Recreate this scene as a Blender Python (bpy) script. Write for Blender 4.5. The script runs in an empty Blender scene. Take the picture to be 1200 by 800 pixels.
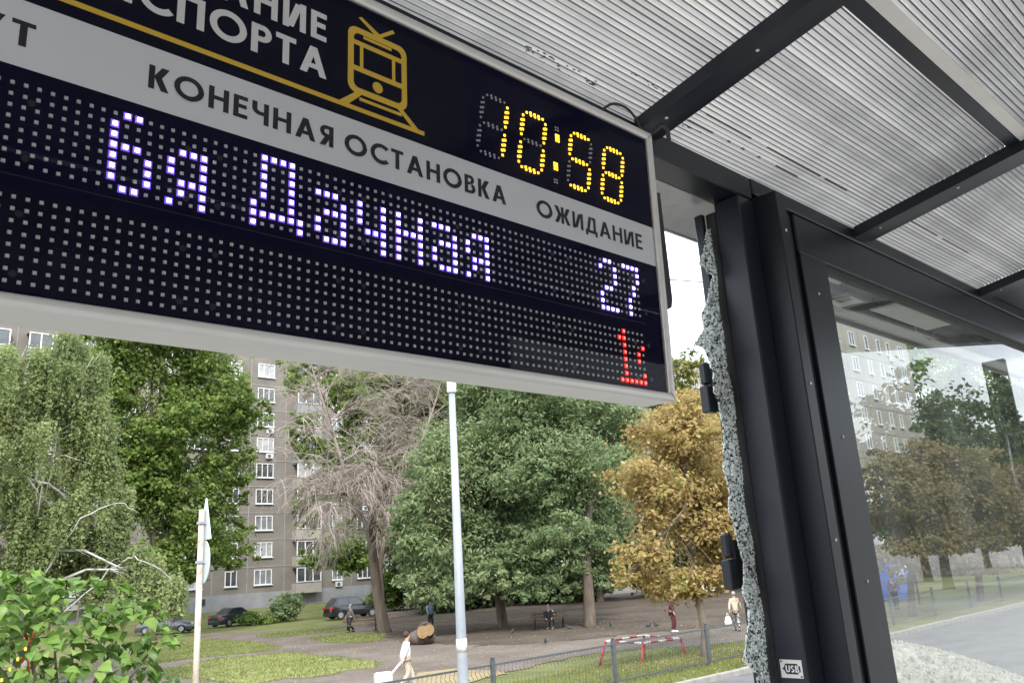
import bpy, math, random
import numpy as np
from mathutils import Vector, Matrix
from mathutils.geometry import delaunay_2d_cdt

R = math.radians
S = bpy.context.scene
COL = S.collection

# ------------------------------------------------------------------ camera
YAW, PITCH, ROLL, FPX = R(46.7), R(15.27), R(-3.62), 960.0
fw = Vector((math.cos(YAW) * math.cos(PITCH), math.sin(YAW) * math.cos(PITCH), math.sin(PITCH)))
rt = Vector((math.sin(YAW), -math.cos(YAW), 0.0))
upv = rt.cross(fw)
r2 = math.cos(ROLL) * rt + math.sin(ROLL) * upv
u2 = -math.sin(ROLL) * rt + math.cos(ROLL) * upv
cam_data = bpy.data.cameras.new('camera')
cam = bpy.data.objects.new('camera', cam_data)
COL.objects.link(cam)
cam.matrix_world = Matrix(((r2.x, u2.x, -fw.x, 0), (r2.y, u2.y, -fw.y, 0), (r2.z, u2.z, -fw.z, 0), (0, 0, 0, 1)))
cam_data.sensor_width = 36.0
cam_data.lens = FPX / 1200.0 * 36.0
cam_data.clip_start = 0.05
cam_data.clip_end = 3000.0
S.camera = cam

# ------------------------------------------------------------------ world, sun, exposure
SUN_EL, SUN_AZ = R(42), R(212)          # azimuth measured from +Y towards +X
W = bpy.data.worlds.new('World')
S.world = W
W.use_nodes = True
nt = W.node_tree
nt.nodes.clear()
out = nt.nodes.new('ShaderNodeOutputWorld')
bg = nt.nodes.new('ShaderNodeBackground')
sky = nt.nodes.new('ShaderNodeTexSky')
sky.sky_type = 'NISHITA'
sky.sun_disc = False
sky.sun_elevation = SUN_EL
sky.sun_rotation = SUN_AZ
sky.air_density = 1.0
sky.dust_density = 2.0
tc = nt.nodes.new('ShaderNodeTexCoord')
mp = nt.nodes.new('ShaderNodeMapping')
mp.inputs['Scale'].default_value = (1.0, 1.0, 2.6)
nz = nt.nodes.new('ShaderNodeTexNoise')
nz.inputs['Scale'].default_value = 2.6
nz.inputs['Detail'].default_value = 6.0
nz.inputs['Roughness'].default_value = 0.6
rp = nt.nodes.new('ShaderNodeValToRGB')
rp.color_ramp.elements[0].position = 0.36
rp.color_ramp.elements[0].color = (0.45, 0.45, 0.45, 1)
rp.color_ramp.elements[1].position = 0.58
rp.color_ramp.elements[1].color = (0.97, 0.97, 0.97, 1)
mx = nt.nodes.new('ShaderNodeMix')
mx.data_type = 'RGBA'
mx.inputs['B'].default_value = (9.4, 10.0, 10.6, 1)     # bright thin overcast
nt.links.new(tc.outputs['Generated'], mp.inputs['Vector'])
nt.links.new(mp.outputs['Vector'], nz.inputs['Vector'])
nt.links.new(nz.outputs['Fac'], rp.inputs['Fac'])
nt.links.new(rp.outputs['Color'], mx.inputs['Factor'])
nt.links.new(sky.outputs['Color'], mx.inputs['A'])
nt.links.new(mx.outputs['Result'], bg.inputs['Color'])
bg.inputs['Strength'].default_value = 0.10
nt.links.new(bg.outputs['Background'], out.inputs['Surface'])

sun_data = bpy.data.lights.new('sun', 'SUN')
sun_data.energy = 1.5
sun_data.angle = R(14)
sun_data.color = (1.0, 0.96, 0.9)
sun = bpy.data.objects.new('sun', sun_data)
COL.objects.link(sun)
sdir = Vector((math.sin(SUN_AZ) * math.cos(SUN_EL), math.cos(SUN_AZ) * math.cos(SUN_EL), math.sin(SUN_EL)))
sun.rotation_euler = sdir.to_track_quat('Z', 'Y').to_euler()
sun.location = sdir * 50

S.view_settings.view_transform = 'Standard'
S.view_settings.look = 'None'
S.view_settings.gamma = 1.0
S.view_settings.exposure = 1.7
S.render.engine = 'CYCLES'
S.cycles.use_denoising = True
S.cycles.max_bounces = 8
S.cycles.diffuse_bounces = 4
S.cycles.glossy_bounces = 4
S.cycles.transmission_bounces = 6
S.cycles.transparent_max_bounces = 16
S.cycles.caustics_reflective = False
S.cycles.caustics_refractive = False
S.cycles.sample_clamp_indirect = 6.0

# ------------------------------------------------------------------ helpers
def link(o, parent=None):
    COL.objects.link(o)
    if parent is not None:
        o.parent = parent
    return o

def tag(o, label=None, cat=None, group=None, kind=None):
    if label: o['label'] = label
    if cat: o['category'] = cat
    if group: o['group'] = group
    if kind: o['kind'] = kind
    return o

def empty(name, loc=(0, 0, 0), rz=0.0):
    o = bpy.data.objects.new(name, None)
    o.location = loc
    o.rotation_euler = (0, 0, rz)
    o.empty_display_size = 0.2
    return link(o)

def inst(name, mesh, parent=None, loc=(0, 0, 0), rot=(0, 0, 0), scale=(1, 1, 1)):
    o = bpy.data.objects.new(name, mesh)
    o.location, o.rotation_euler, o.scale = loc, rot, scale
    return link(o, parent)

class MB:
    """collects polygons, then becomes one mesh"""
    def __init__(self):
        self.v, self.f, self.m = [], [], []
    def add(self, vs, fs, mi=0):
        b = len(self.v)
        self.v += [tuple(p) for p in vs]
        self.f += [tuple(i + b for i in f) for f in fs]
        self.m += [mi] * len(fs)
        return self
    def box(self, x0, x1, y0, y1, z0, z1, mi=0):
        return self.add([(x0, y0, z0), (x1, y0, z0), (x1, y1, z0), (x0, y1, z0), (x0, y0, z1), (x1, y0, z1), (x1, y1, z1), (x0, y1, z1)],
                        [(0, 3, 2, 1), (4, 5, 6, 7), (0, 1, 5, 4), (1, 2, 6, 5), (2, 3, 7, 6), (3, 0, 4, 7)], mi)
    def bbox(self, x0, x1, y0, y1, z0, z1, b=0.005, mi=0):
        """box with chamfered vertical and horizontal edges"""
        def ring(z, i):
            return [(x0 + i, y0 + i + b, z), (x0 + i + b, y0 + i, z), (x1 - i - b, y0 + i, z), (x1 - i, y0 + i + b, z),
                    (x1 - i, y1 - i - b, z), (x1 - i - b, y1 - i, z), (x0 + i + b, y1 - i, z), (x0 + i, y1 - i - b, z)]
        vs = ring(z0, b) + ring(z0 + b, 0) + ring(z1 - b, 0) + ring(z1, b)
        fs = [tuple(reversed(range(8))), tuple(range(24, 32))]
        for k in range(3):
            for i in range(8):
                j = (i + 1) % 8
                fs.append((k * 8 + i, k * 8 + j, k * 8 + 8 + j, k * 8 + 8 + i))
        return self.add(vs, fs, mi)
    def tube(self, pts, rad, n=6, caps=True, mi=0):
        pts = [Vector(p) for p in pts]
        if not hasattr(rad, '__len__'): rad = [rad] * len(pts)
        vs, fs = [], []
        side = None
        for i, p in enumerate(pts):
            d = (pts[min(i + 1, len(pts) - 1)] - pts[max(i - 1, 0)])
            d = d.normalized() if d.length > 1e-9 else Vector((0, 0, 1))
            if side is None:
                side = d.cross(Vector((0, 0, 1)) if abs(d.z) < 0.9 else Vector((1, 0, 0))).normalized()
            side = (side - d * side.dot(d)).normalized()
            o2 = d.cross(side)
            for k in range(n):
                a = 2 * math.pi * k / n
                vs.append(p + (side * math.cos(a) + o2 * math.sin(a)) * rad[i])
        for i in range(len(pts) - 1):
            for k in range(n):
                j = (k + 1) % n
                fs.append((i * n + k, i * n + j, (i + 1) * n + j, (i + 1) * n + k))
        if caps:
            fs.append(tuple(reversed(range(n))))
            fs.append(tuple(range((len(pts) - 1) * n, len(pts) * n)))
        return self.add(vs, fs, mi)
    def prism(self, poly, a, b, axis='z', mi=0):
        n = len(poly)
        def P(p, h):
            return (p[0], p[1], h) if axis == 'z' else ((p[0], h, p[1]) if axis == 'y' else (h, p[0], p[1]))
        vs = [P(p, a) for p in poly] + [P(p, b) for p in poly]
        fs = [tuple(reversed(range(n))), tuple(range(n, 2 * n))] + [(i, (i + 1) % n, n + (i + 1) % n, n + i) for i in range(n)]
        return self.add(vs, fs, mi)
    def ball(self, c, r, nu=10, nv=7, mi=0):
        if not hasattr(r, '__len__'): r = (r, r, r)
        vs, fs = [], []
        for j in range(nv + 1):
            t = math.pi * j / nv
            for i in range(nu):
                a = 2 * math.pi * i / nu
                vs.append((c[0] + r[0] * math.sin(t) * math.cos(a), c[1] + r[1] * math.sin(t) * math.sin(a), c[2] + r[2] * math.cos(t)))
        for j in range(nv):
            for i in range(nu):
                k = (i + 1) % nu
                fs.append((j * nu + i, (j + 1) * nu + i, (j + 1) * nu + k, j * nu + k))
        return self.add(vs, fs, mi)
    def mesh(self, name, mats, smooth=False):
        me = bpy.data.meshes.new(name)
        me.from_pydata(self.v, [], self.f)
        if not isinstance(mats, (list, tuple)): mats = [mats]
        for m in mats: me.materials.append(m)
        if len(mats) > 1: me.polygons.foreach_set('material_index', self.m)
        if smooth: me.polygons.foreach_set('use_smooth', [True] * len(me.polygons))
        me.update()
        return me
    def build(self, name, mats, parent=None, smooth=False, loc=(0, 0, 0)):
        return inst(name, self.mesh(name, mats, smooth), parent, loc)

def fast_mesh(name, V, F, mat, smooth=False):
    me = bpy.data.meshes.new(name)
    V = np.asarray(V, np.float32)
    F = np.asarray(F, np.int32)
    k = F.shape[1]
    me.vertices.add(len(V)); me.vertices.foreach_set('co', V.ravel())
    me.loops.add(F.size); me.loops.foreach_set('vertex_index', F.ravel())
    me.polygons.add(len(F)); me.polygons.foreach_set('loop_start', np.arange(0, F.size, k, dtype=np.int32))
    me.polygons.foreach_set('loop_total', np.full(len(F), k, np.int32))
    if smooth: me.polygons.foreach_set('use_smooth', np.ones(len(F), bool))
    me.materials.append(mat)
    me.update(calc_edges=True)
    return me

def smooth(P, k=5):
    P = [Vector(p) for p in P]
    if len(P) < 3: return P
    Q = [P[0] * 2 - P[1]] + P + [P[-1] * 2 - P[-2]]
    o = []
    for i in range(1, len(Q) - 2):
        for j in range(k):
            t = j / k
            o.append(.5 * ((2 * Q[i]) + (Q[i + 1] - Q[i - 1]) * t + (2 * Q[i - 1] - 5 * Q[i] + 4 * Q[i + 1] - Q[i + 2]) * t * t + (3 * Q[i] - Q[i - 1] - 3 * Q[i + 1] + Q[i + 2]) * t ** 3))
    return o + [P[-1]]

# ------------------------------------------------------------------ materials
MATS = {}
def nodes(name):
    m = bpy.data.materials.new(name)
    m.use_nodes = True
    n = m.node_tree
    return m, n, n.nodes['Principled BSDF']

def ramp(n, fac, stops):
    r = n.nodes.new('ShaderNodeValToRGB')
    e = r.color_ramp.elements
    while len(e) < len(stops): e.new(0.5)
    for k, (p, c) in enumerate(stops):
        e[k].position = p
        e[k].color = (c[0], c[1], c[2], 1)
    n.links.new(fac, r.inputs['Fac'])
    return r.outputs['Color']

def noise(n, scale, detail=4, rough=0.55, stretch=None, coord='Object'):
    t = n.nodes.new('ShaderNodeTexCoord')
    x = n.nodes.new('ShaderNodeTexNoise')
    x.inputs['Scale'].default_value = scale
    x.inputs['Detail'].default_value = detail
    x.inputs['Roughness'].default_value = rough
    if stretch:
        q = n.nodes.new('ShaderNodeMapping')
        q.inputs['Scale'].default_value = stretch
        n.links.new(t.outputs[coord], q.inputs['Vector'])
        n.links.new(q.outputs['Vector'], x.inputs['Vector'])
    else:
        n.links.new(t.outputs[coord], x.inputs['Vector'])
    return x.outputs['Fac']

def pm(name, c1, c2=None, scale=4.0, rough=0.6, metal=0.0, bump=0.0, bscale=None, stretch=None, spec=0.5, pos=(0.35, 0.65), detail=4, coat=0.0):
    """plain painted / stone / metal surface with procedural mottling"""
    m, n, b = nodes(name)
    c2 = c2 or tuple(c * 0.8 for c in c1)
    f = noise(n, scale, detail, stretch=stretch)
    n.links.new(ramp(n, f, [(pos[0], c1), (pos[1], c2)]), b.inputs['Base Color'])
    b.inputs['Roughness'].default_value = rough
    b.inputs['Metallic'].default_value = metal
    b.inputs['Specular IOR Level'].default_value = spec
    b.inputs['Coat Weight'].default_value = coat
    if bump:
        bn = n.nodes.new('ShaderNodeBump')
        bn.inputs['Strength'].default_value = bump
        bn.inputs['Distance'].default_value = 0.02
        n.links.new(noise(n, bscale or scale * 3, 5, stretch=stretch), bn.inputs['Height'])
        n.links.new(bn.outputs['Normal'], b.inputs['Normal'])
    MATS[name] = m
    return m

def leafmat(name, stops, trans=0.45, big=0.35, rough=0.6):
    """leaf colour differs from leaf to leaf and from branch to branch"""
    m, n, b = nodes(name)
    g = n.nodes.new('ShaderNodeNewGeometry')
    f = noise(n, big, 3)
    mix = n.nodes.new('ShaderNodeMath'); mix.operation = 'MULTIPLY_ADD'
    mix.inputs[1].default_value = 0.55
    n.links.new(g.outputs['Random Per Island'], mix.inputs[0])
    sub = n.nodes.new('ShaderNodeMath'); sub.operation = 'MULTIPLY_ADD'
    sub.inputs[1].default_value = 1.3; sub.inputs[2].default_value = -0.42
    n.links.new(f, sub.inputs[0])
    n.links.new(sub.outputs[0], mix.inputs[2])
    c = ramp(n, mix.outputs[0], stops)
    n.links.new(c, b.inputs['Base Color'])
    b.inputs['Roughness'].default_value = rough
    b.inputs['Specular IOR Level'].default_value = 0.35
    tr = n.nodes.new('ShaderNodeBsdfTranslucent')
    n.links.new(c, tr.inputs['Color'])
    ms = n.nodes.new('ShaderNodeMixShader')
    ms.inputs['Fac'].default_value = trans
    n.links.new(b.outputs[0], ms.inputs[1]); n.links.new(tr.outputs[0], ms.inputs[2])
    n.links.new(ms.outputs[0], n.nodes['Material Output'].inputs['Surface'])
    MATS[name] = m
    return m

def vary_by_object(m, amt):
    n = m.node_tree
    oi = n.nodes.new('ShaderNodeObjectInfo')
    r = [x for x in n.nodes if x.type == 'VALTORGB'][0]
    src = r.inputs['Fac'].links[0].from_socket
    a = n.nodes.new('ShaderNodeMath'); a.operation = 'MULTIPLY_ADD'; a.inputs[1].default_value = amt; 
    b = n.nodes.new('ShaderNodeMath'); b.operation = 'SUBTRACT'; b.inputs[1].default_value = amt / 2
    n.links.new(src, b.inputs[0]); n.links.new(oi.outputs['Random'], a.inputs[0]); n.links.new(b.outputs[0], a.inputs[2])
    n.links.new(a.outputs[0], r.inputs['Fac'])
def glassmat(name, tint=(0.93, 0.97, 0.96), dirt=0.05, dirtcol=(0.6, 0.62, 0.6), dscale=3.0, ior=1.5, stretch=(1, 1, 0.25)):
    """thin pane: clear, mirror-like by Fresnel, with a film of dust"""
    m, n, b = nodes(name)
    n.nodes.remove(b)
    t = n.nodes.new('ShaderNodeBsdfTransparent'); t.inputs['Color'].default_value = (*tint, 1)
    gl = n.nodes.new('ShaderNodeBsdfGlossy'); gl.inputs['Roughness'].default_value = 0.0
    gl.inputs['Color'].default_value = (1, 1, 1, 1)
    fr = n.nodes.new('ShaderNodeFresnel'); fr.inputs['IOR'].default_value = ior
    m1 = n.nodes.new('ShaderNodeMixShader')
    n.links.new(fr.outputs[0], m1.inputs[0]); n.links.new(t.outputs[0], m1.inputs[1]); n.links.new(gl.outputs[0], m1.inputs[2])
    d = n.nodes.new('ShaderNodeBsdfDiffuse'); d.inputs['Color'].default_value = (*dirtcol, 1)
    tl = n.nodes.new('ShaderNodeBsdfTranslucent'); tl.inputs['Color'].default_value = (*dirtcol, 1)
    m3 = n.nodes.new('ShaderNodeMixShader'); m3.inputs[0].default_value = 0.5
    n.links.new(d.outputs[0], m3.inputs[1]); n.links.new(tl.outputs[0], m3.inputs[2])
    m2 = n.nodes.new('ShaderNodeMixShader')
    mr = n.nodes.new('ShaderNodeMapRange')
    mr.inputs['From Min'].default_value = 0.3; mr.inputs['From Max'].default_value = 0.8
    mr.inputs['To Min'].default_value = dirt * 0.3; mr.inputs['To Max'].default_value = dirt * 2
    n.links.new(noise(n, dscale, 6, 0.65, stretch=stretch), mr.inputs['Value'])
    n.links.new(mr.outputs[0], m2.inputs[0])
    n.links.new(m1.outputs[0], m2.inputs[1]); n.links.new(m3.outputs[0], m2.inputs[2])
    n.links.new(m2.outputs[0], n.nodes['Material Output'].inputs['Surface'])
    MATS[name] = m
    return m

def emit(name, col, strength):
    m, n, b = nodes(name)
    b.inputs['Base Color'].default_value = (*[min(1, c) for c in col], 1)
    b.inputs['Emission Color'].default_value = (*col, 1)
    b.inputs['Emission Strength'].default_value = strength
    MATS[name] = m
    return m

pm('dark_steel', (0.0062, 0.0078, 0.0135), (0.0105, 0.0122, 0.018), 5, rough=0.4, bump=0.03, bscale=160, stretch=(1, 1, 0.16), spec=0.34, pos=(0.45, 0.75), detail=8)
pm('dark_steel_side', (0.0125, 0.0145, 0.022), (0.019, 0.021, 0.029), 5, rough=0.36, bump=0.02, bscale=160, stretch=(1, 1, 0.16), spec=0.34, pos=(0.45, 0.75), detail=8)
pm('aluminium', (0.6396, 0.6314, 0.6068), (0.5740, 0.5658, 0.5412), 6, rough=0.42, metal=0.35, stretch=(0.3, 4, 4))
pm('aluminium_plain', (0.6560, 0.6396, 0.5986), (0.6150, 0.5986, 0.5658), 5, rough=0.5)
pm('board_black', (0.003, 0.003, 0.017), (0.004, 0.004, 0.021), 8, rough=0.6, spec=0.06)
pm('board_grey', (0.0065, 0.0065, 0.019), (0.005, 0.005, 0.016), 8, rough=0.6, spec=0.06)
pm('band_grey', (0.6800, 0.6880, 0.6960), (0.6400, 0.6480, 0.6560), 3, rough=0.5)
pm('print_black', (0.012, 0.012, 0.016), rough=0.5)
pm('print_white', (0.7310, 0.7310, 0.7140), (0.6970, 0.6970, 0.6800), rough=0.5)
pm('print_yellow', (0.7200, 0.4680, 0.0450), (0.6750, 0.4320, 0.0405), rough=0.5)
pm('led_off', (0.5084, 0.5084, 0.4960), (0.4588, 0.4588, 0.4588), 40, rough=0.4)
pm('screw_dark', (0.03, 0.03, 0.04), rough=0.5)
emit('led_white', (0.80, 0.76, 1.0), 4.0)
emit('led_violet_halo', (0.22, 0.11, 0.95), 0.22)  # glowing base under each white diode, paints the halo around it
emit('led_amber_halo', (1.0, 0.42, 0.02), 0.45)
emit('led_red_halo', (0.9, 0.015, 0.02), 0.2)  # same painted halo for the red diodes
emit('led_amber', (1.0, 0.55, 0.03), 1.0)
emit('led_red', (1.0, 0.09, 0.06), 1.6)
pm('soffit', (0.2340, 0.2340, 0.2340), (0.1800, 0.1800, 0.1800), 14, rough=0.32, pos=(0.45, 0.72))
pm('rubber', (0.015, 0.015, 0.017), rough=0.7)
pm('cable_black', (0.02, 0.02, 0.02), rough=0.5)
pm('concrete', (0.30, 0.29, 0.27), (0.22, 0.215, 0.20), 3, rough=0.9, bump=0.3)
pm('asphalt', (0.1360, 0.1360, 0.1400), (0.0960, 0.0960, 0.1000), 1.2, rough=0.9, bump=0.3, bscale=60)
pm('kerb_stone', (0.3060, 0.2975, 0.2720), (0.2210, 0.2125, 0.1955), 4, rough=0.9, bump=0.3)
pm('plinth', (0.1840, 0.1880, 0.2000), (0.2400, 0.2440, 0.2560), 0.7, rough=0.9)
pm('facade', (0.1320, 0.1200, 0.1080), (0.1720, 0.1560, 0.1400), 0.35, rough=0.9, bump=0.2, bscale=8)
pm('facade_pale', (0.3040, 0.2800, 0.2480), (0.2400, 0.2240, 0.2000), 0.5, rough=0.9)
pm('facade_beige', (0.2805, 0.2550, 0.2210), (0.2380, 0.2210, 0.1913), 0.3, rough=0.9)
pm('joint', (0.2880, 0.2720, 0.2480), (0.2000, 0.1880, 0.1680), 2, rough=0.9)
pm('pvc_white', (0.6460, 0.6545, 0.6630), (0.5610, 0.5695, 0.5780), 1, rough=0.4)
pm('panel_brown', (0.13, 0.045, 0.035), rough=0.6)
pm('ac_white', (0.55, 0.55, 0.53), (0.45, 0.45, 0.43), 3, rough=0.5)
pm('window_dark', (0.035, 0.04, 0.045), (0.09, 0.095, 0.10), 0.8, rough=0.06, spec=0.8)
pm('window_curtain', (0.22, 0.23, 0.24), (0.10, 0.105, 0.11), 1.2, rough=0.08, spec=0.8)
pm('bark_brown', (0.075, 0.055, 0.042), (0.12, 0.095, 0.075), 5, rough=0.95, bump=0.6, stretch=(1, 1, 0.2))
pm('bark_pale', (0.20, 0.165, 0.13), (0.13, 0.105, 0.08), 5, rough=0.95, bump=0.5, stretch=(1, 1, 0.25))
pm('bark_birch', (0.42, 0.41, 0.38), (0.10, 0.09, 0.08), 2.2, rough=0.9, stretch=(1, 1, 2.5), pos=(0.5, 0.68))
pm('bark_dead', (0.2400, 0.2000, 0.1760), (0.3040, 0.2640, 0.2320), 3, rough=0.95)
pm('wood_cut', (0.26, 0.17, 0.085), (0.20, 0.13, 0.06), 6, rough=0.9)
pm('steel_pole', (0.33, 0.355, 0.39), (0.27, 0.295, 0.33), 2, rough=0.5, metal=0.2)
pm('pole_paint', (0.48, 0.42, 0.36), (0.26, 0.15, 0.09), 5, rough=0.7, pos=(0.52, 0.74))
pm('sign_back', (0.46, 0.54, 0.60), (0.56, 0.62, 0.66), 3, rough=0.45, metal=0.3)
pm('fence_grey', (0.055, 0.062, 0.072), (0.08, 0.088, 0.096), 6, rough=0.5)
pm('paint_red', (0.42, 0.05, 0.06), (0.34, 0.05, 0.055), 6, rough=0.5)
pm('paint_white', (0.72, 0.70, 0.68), (0.6, 0.58, 0.56), 6, rough=0.5)
pm('car_silver', (0.11, 0.125, 0.14), (0.13, 0.145, 0.16), 1, rough=0.3, metal=0.5, coat=0.5)
pm('car_dark', (0.018, 0.020, 0.028), (0.022, 0.024, 0.03), 1, rough=0.25, coat=0.6)
pm('car_black', (0.01, 0.01, 0.012), (0.014, 0.014, 0.016), 1, rough=0.25, coat=0.6)
pm('car_white', (0.7, 0.7, 0.7), (0.65, 0.65, 0.65), 1, rough=0.3, coat=0.4)
pm('car_glass', (0.02, 0.025, 0.03), (0.03, 0.035, 0.04), 1, rough=0.05, spec=0.9)
pm('tyre', (0.018, 0.018, 0.018), rough=0.9)
pm('rim', (0.35, 0.35, 0.36), rough=0.4, metal=0.6)
pm('lamp_red', (0.5, 0.02, 0.02), rough=0.2)
pm('lamp_clear', (0.65, 0.67, 0.7), rough=0.15)
pm('skin', (0.48, 0.30, 0.22), rough=0.6)
pm('cloth_white', (0.72, 0.73, 0.76), (0.62, 0.63, 0.67), 9, rough=0.9)
pm('cloth_cream', (0.52, 0.46, 0.36), (0.42, 0.37, 0.29), 9, rough=0.9)
pm('cloth_dark', (0.02, 0.02, 0.024), (0.035, 0.035, 0.04), 9, rough=0.9)
pm('cloth_grey', (0.14, 0.13, 0.14), (0.09, 0.085, 0.09), 9, rough=0.9)
pm('cloth_maroon', (0.085, 0.018, 0.025), (0.06, 0.014, 0.02), 9, rough=0.9)
pm('cloth_blue', (0.16, 0.22, 0.42), (0.3, 0.36, 0.5), 9, rough=0.9)
pm('cloth_plum', (0.10, 0.06, 0.14), rough=0.9)
pm('cloth_check', (0.03, 0.03, 0.03), (0.35, 0.34, 0.33), 14, rough=0.9, pos=(0.48, 0.52), detail=0)
pm('hair_brown', (0.045, 0.022, 0.014), rough=0.7)
pm('hair_grey', (0.3, 0.29, 0.28), rough=0.7)
pm('case_white', (0.70, 0.70, 0.66), rough=0.35)
pm('bench_wood', (0.13, 0.09, 0.06), (0.09, 0.065, 0.045), 6, rough=0.8, stretch=(0.4, 4, 4))
pm('bird_grey', (0.05, 0.05, 0.055), rough=0.8)
pm('ribbon_orange', (0.62, 0.11, 0.03), (0.5, 0.08, 0.03), 9, rough=0.8)
pm('ribbon_yellow', (0.65, 0.55, 0.08), rough=0.6)
pm('kiosk_blue', (0.03, 0.10, 0.50), (0.02, 0.08, 0.42), 2, rough=0.4)
emit('lamp_green', (0.02, 0.8, 0.25), 3.0)
pm('gravel', (0.86, 0.80, 0.66), (0.66, 0.61, 0.50), 30, rough=0.95, bump=0.4, bscale=45)
pm('label_paper', (0.80, 0.79, 0.73), rough=0.6)
pm('bright_steel', (0.75, 0.75, 0.75), rough=0.15, metal=1.0)

# crazed tempered glass: each crumb catches the light its own way
def shatter_mat():
    m, n, b = nodes('crazed_glass')
    g = n.nodes.new('ShaderNodeNewGeometry')
    c = ramp(n, g.outputs['Random Per Island'], [(0.0, (0.03, 0.034, 0.034)), (0.18, (0.10, 0.11, 0.108)), (0.28, (0.60, 0.65, 0.63)), (0.8, (0.97, 0.99, 0.98))])
    n.links.new(c, b.inputs['Base Color'])
    b.inputs['Roughness'].default_value = 0.12
    b.inputs['Specular IOR Level'].default_value = 0.8
    tr = n.nodes.new('ShaderNodeBsdfTranslucent'); n.links.new(c, tr.inputs['Color'])
    ms = n.nodes.new('ShaderNodeMixShader'); ms.inputs['Fac'].default_value = 0.5
    n.links.new(b.outputs[0], ms.inputs[1]); n.links.new(tr.outputs[0], ms.inputs[2])
    n.links.new(ms.outputs[0], n.nodes['Material Output'].inputs['Surface'])
    MATS['crazed_glass'] = m
shatter_mat()

# fluted plastic roof sheet: passes the light of the sky
def roof_mat():
    m, n, b = nodes('roof_sheet')
    f = noise(n, 0.55, 6, 0.7)
    c = ramp(n, f, [(0.34, (0.50, 0.485, 0.46)), (0.5, (0.35, 0.345, 0.335)), (0.64, (0.20, 0.198, 0.194))])
    n.links.new(c, b.inputs['Base Color'])
    b.inputs['Roughness'].default_value = 0.28
    tr = n.nodes.new('ShaderNodeBsdfTranslucent')
    n.links.new(c, tr.inputs['Color'])
    ms = n.nodes.new('ShaderNodeMixShader'); ms.inputs['Fac'].default_value = 0.38
    n.links.new(b.outputs[0], ms.inputs[1]); n.links.new(tr.outputs[0], ms.inputs[2])
    n.links.new(ms.outputs[0], n.nodes['Material Output'].inputs['Surface'])
    MATS['roof_sheet'] = m
roof_mat()

def ground_mat(name, cols, s1, s2, bump=0.5):
    m, n, b = nodes(name)
    f1 = noise(n, s1, 6, 0.6); f2 = noise(n, s2, 4, 0.7)
    a = n.nodes.new('ShaderNodeMath'); a.operation = 'MULTIPLY_ADD'; a.inputs[1].default_value = 0.5
    h = n.nodes.new('ShaderNodeMath'); h.operation = 'MULTIPLY'; h.inputs[1].default_value = 0.5
    n.links.new(f2, h.inputs[0]); n.links.new(f1, a.inputs[0]); n.links.new(h.outputs[0], a.inputs[2])
    n.links.new(ramp(n, a.outputs[0], cols), b.inputs['Base Color'])
    b.inputs['Roughness'].default_value = 0.95
    b.inputs['Specular IOR Level'].default_value = 0.15
    bn = n.nodes.new('ShaderNodeBump'); bn.inputs['Strength'].default_value = bump; bn.inputs['Distance'].default_value = 0.05
    n.links.new(f2, bn.inputs['Height']); n.links.new(bn.outputs['Normal'], b.inputs['Normal'])
    MATS[name] = m
ground_mat('grass_ground', [(0.36, (0.085, 0.09, 0.036)), (0.48, (0.125, 0.14, 0.05)), (0.6, (0.175, 0.175, 0.075)), (0.7, (0.24, 0.20, 0.125))], 0.6, 9)
ground_mat('grass_fresh', [(0.36, (0.125, 0.135, 0.05)), (0.48, (0.175, 0.195, 0.068)), (0.58, (0.245, 0.24, 0.105)), (0.68, (0.30, 0.25, 0.17))], 0.8, 9)
ground_mat('dirt', [(0.36, (0.094, 0.077, 0.064)), (0.5, (0.135, 0.113, 0.097)), (0.64, (0.193, 0.168, 0.146))], 0.3, 5)
ground_mat('soil_shade', [(0.36, (0.055, 0.043, 0.034)), (0.5, (0.085, 0.068, 0.055)), (0.64, (0.125, 0.103, 0.086))], 0.4, 5)  # dirt colour darkened to carry the shade under the trees
ground_mat('sand', [(0.36, (0.20, 0.155, 0.095)), (0.6, (0.30, 0.24, 0.14))], 0.6, 7)
ground_mat('paving', [(0.36, (0.295, 0.287, 0.275)), (0.6, (0.377, 0.365, 0.353))], 0.6, 7)

pm('dirt_streak', (0.16, 0.13, 0.11), (0.09, 0.075, 0.065), 30, rough=0.9)
pm('roof_web_shaded', (0.20, 0.195, 0.19), (0.28, 0.275, 0.27), 2, rough=0.6)  # webs in the grooves, with the grooves' own shade put into the grey
leafmat('leaf_birch', [(0.0, (0.135, 0.18, 0.065)), (0.45, (0.235, 0.295, 0.12)), (0.8, (0.34, 0.395, 0.175)), (1.0, (0.46, 0.46, 0.19))], trans=.55)
leafmat('leaf_maple', [(0.0, (0.075, 0.13, 0.028)), (0.5, (0.16, 0.235, 0.055)), (0.85, (0.26, 0.33, 0.085)), (1.0, (0.36, 0.40, 0.12))], trans=.55)
leafmat('leaf_willow', [(0.0, (0.115, 0.17, 0.075)), (0.5, (0.22, 0.295, 0.14)), (0.85, (0.32, 0.385, 0.20)), (1.0, (0.44, 0.45, 0.23))], trans=.55)
leafmat('leaf_gold', [(0.0, (0.20, 0.15, 0.06)), (0.3, (0.33, 0.235, 0.095)), (0.6, (0.43, 0.32, 0.125)), (0.78, (0.47, 0.41, 0.17)), (0.9, (0.27, 0.30, 0.11)), (1.0, (0.20, 0.25, 0.09))], big=1.1, trans=.5)
leafmat('leaf_brown', [(0.0, (0.12, 0.09, 0.045)), (0.4, (0.19, 0.145, 0.07)), (0.75, (0.27, 0.21, 0.10)), (1.0, (0.22, 0.21, 0.09))], big=0.7)
leafmat('leaf_dark', [(0.0, (0.035, 0.055, 0.022)), (0.5, (0.07, 0.10, 0.038)), (1.0, (0.12, 0.16, 0.06))])
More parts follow.
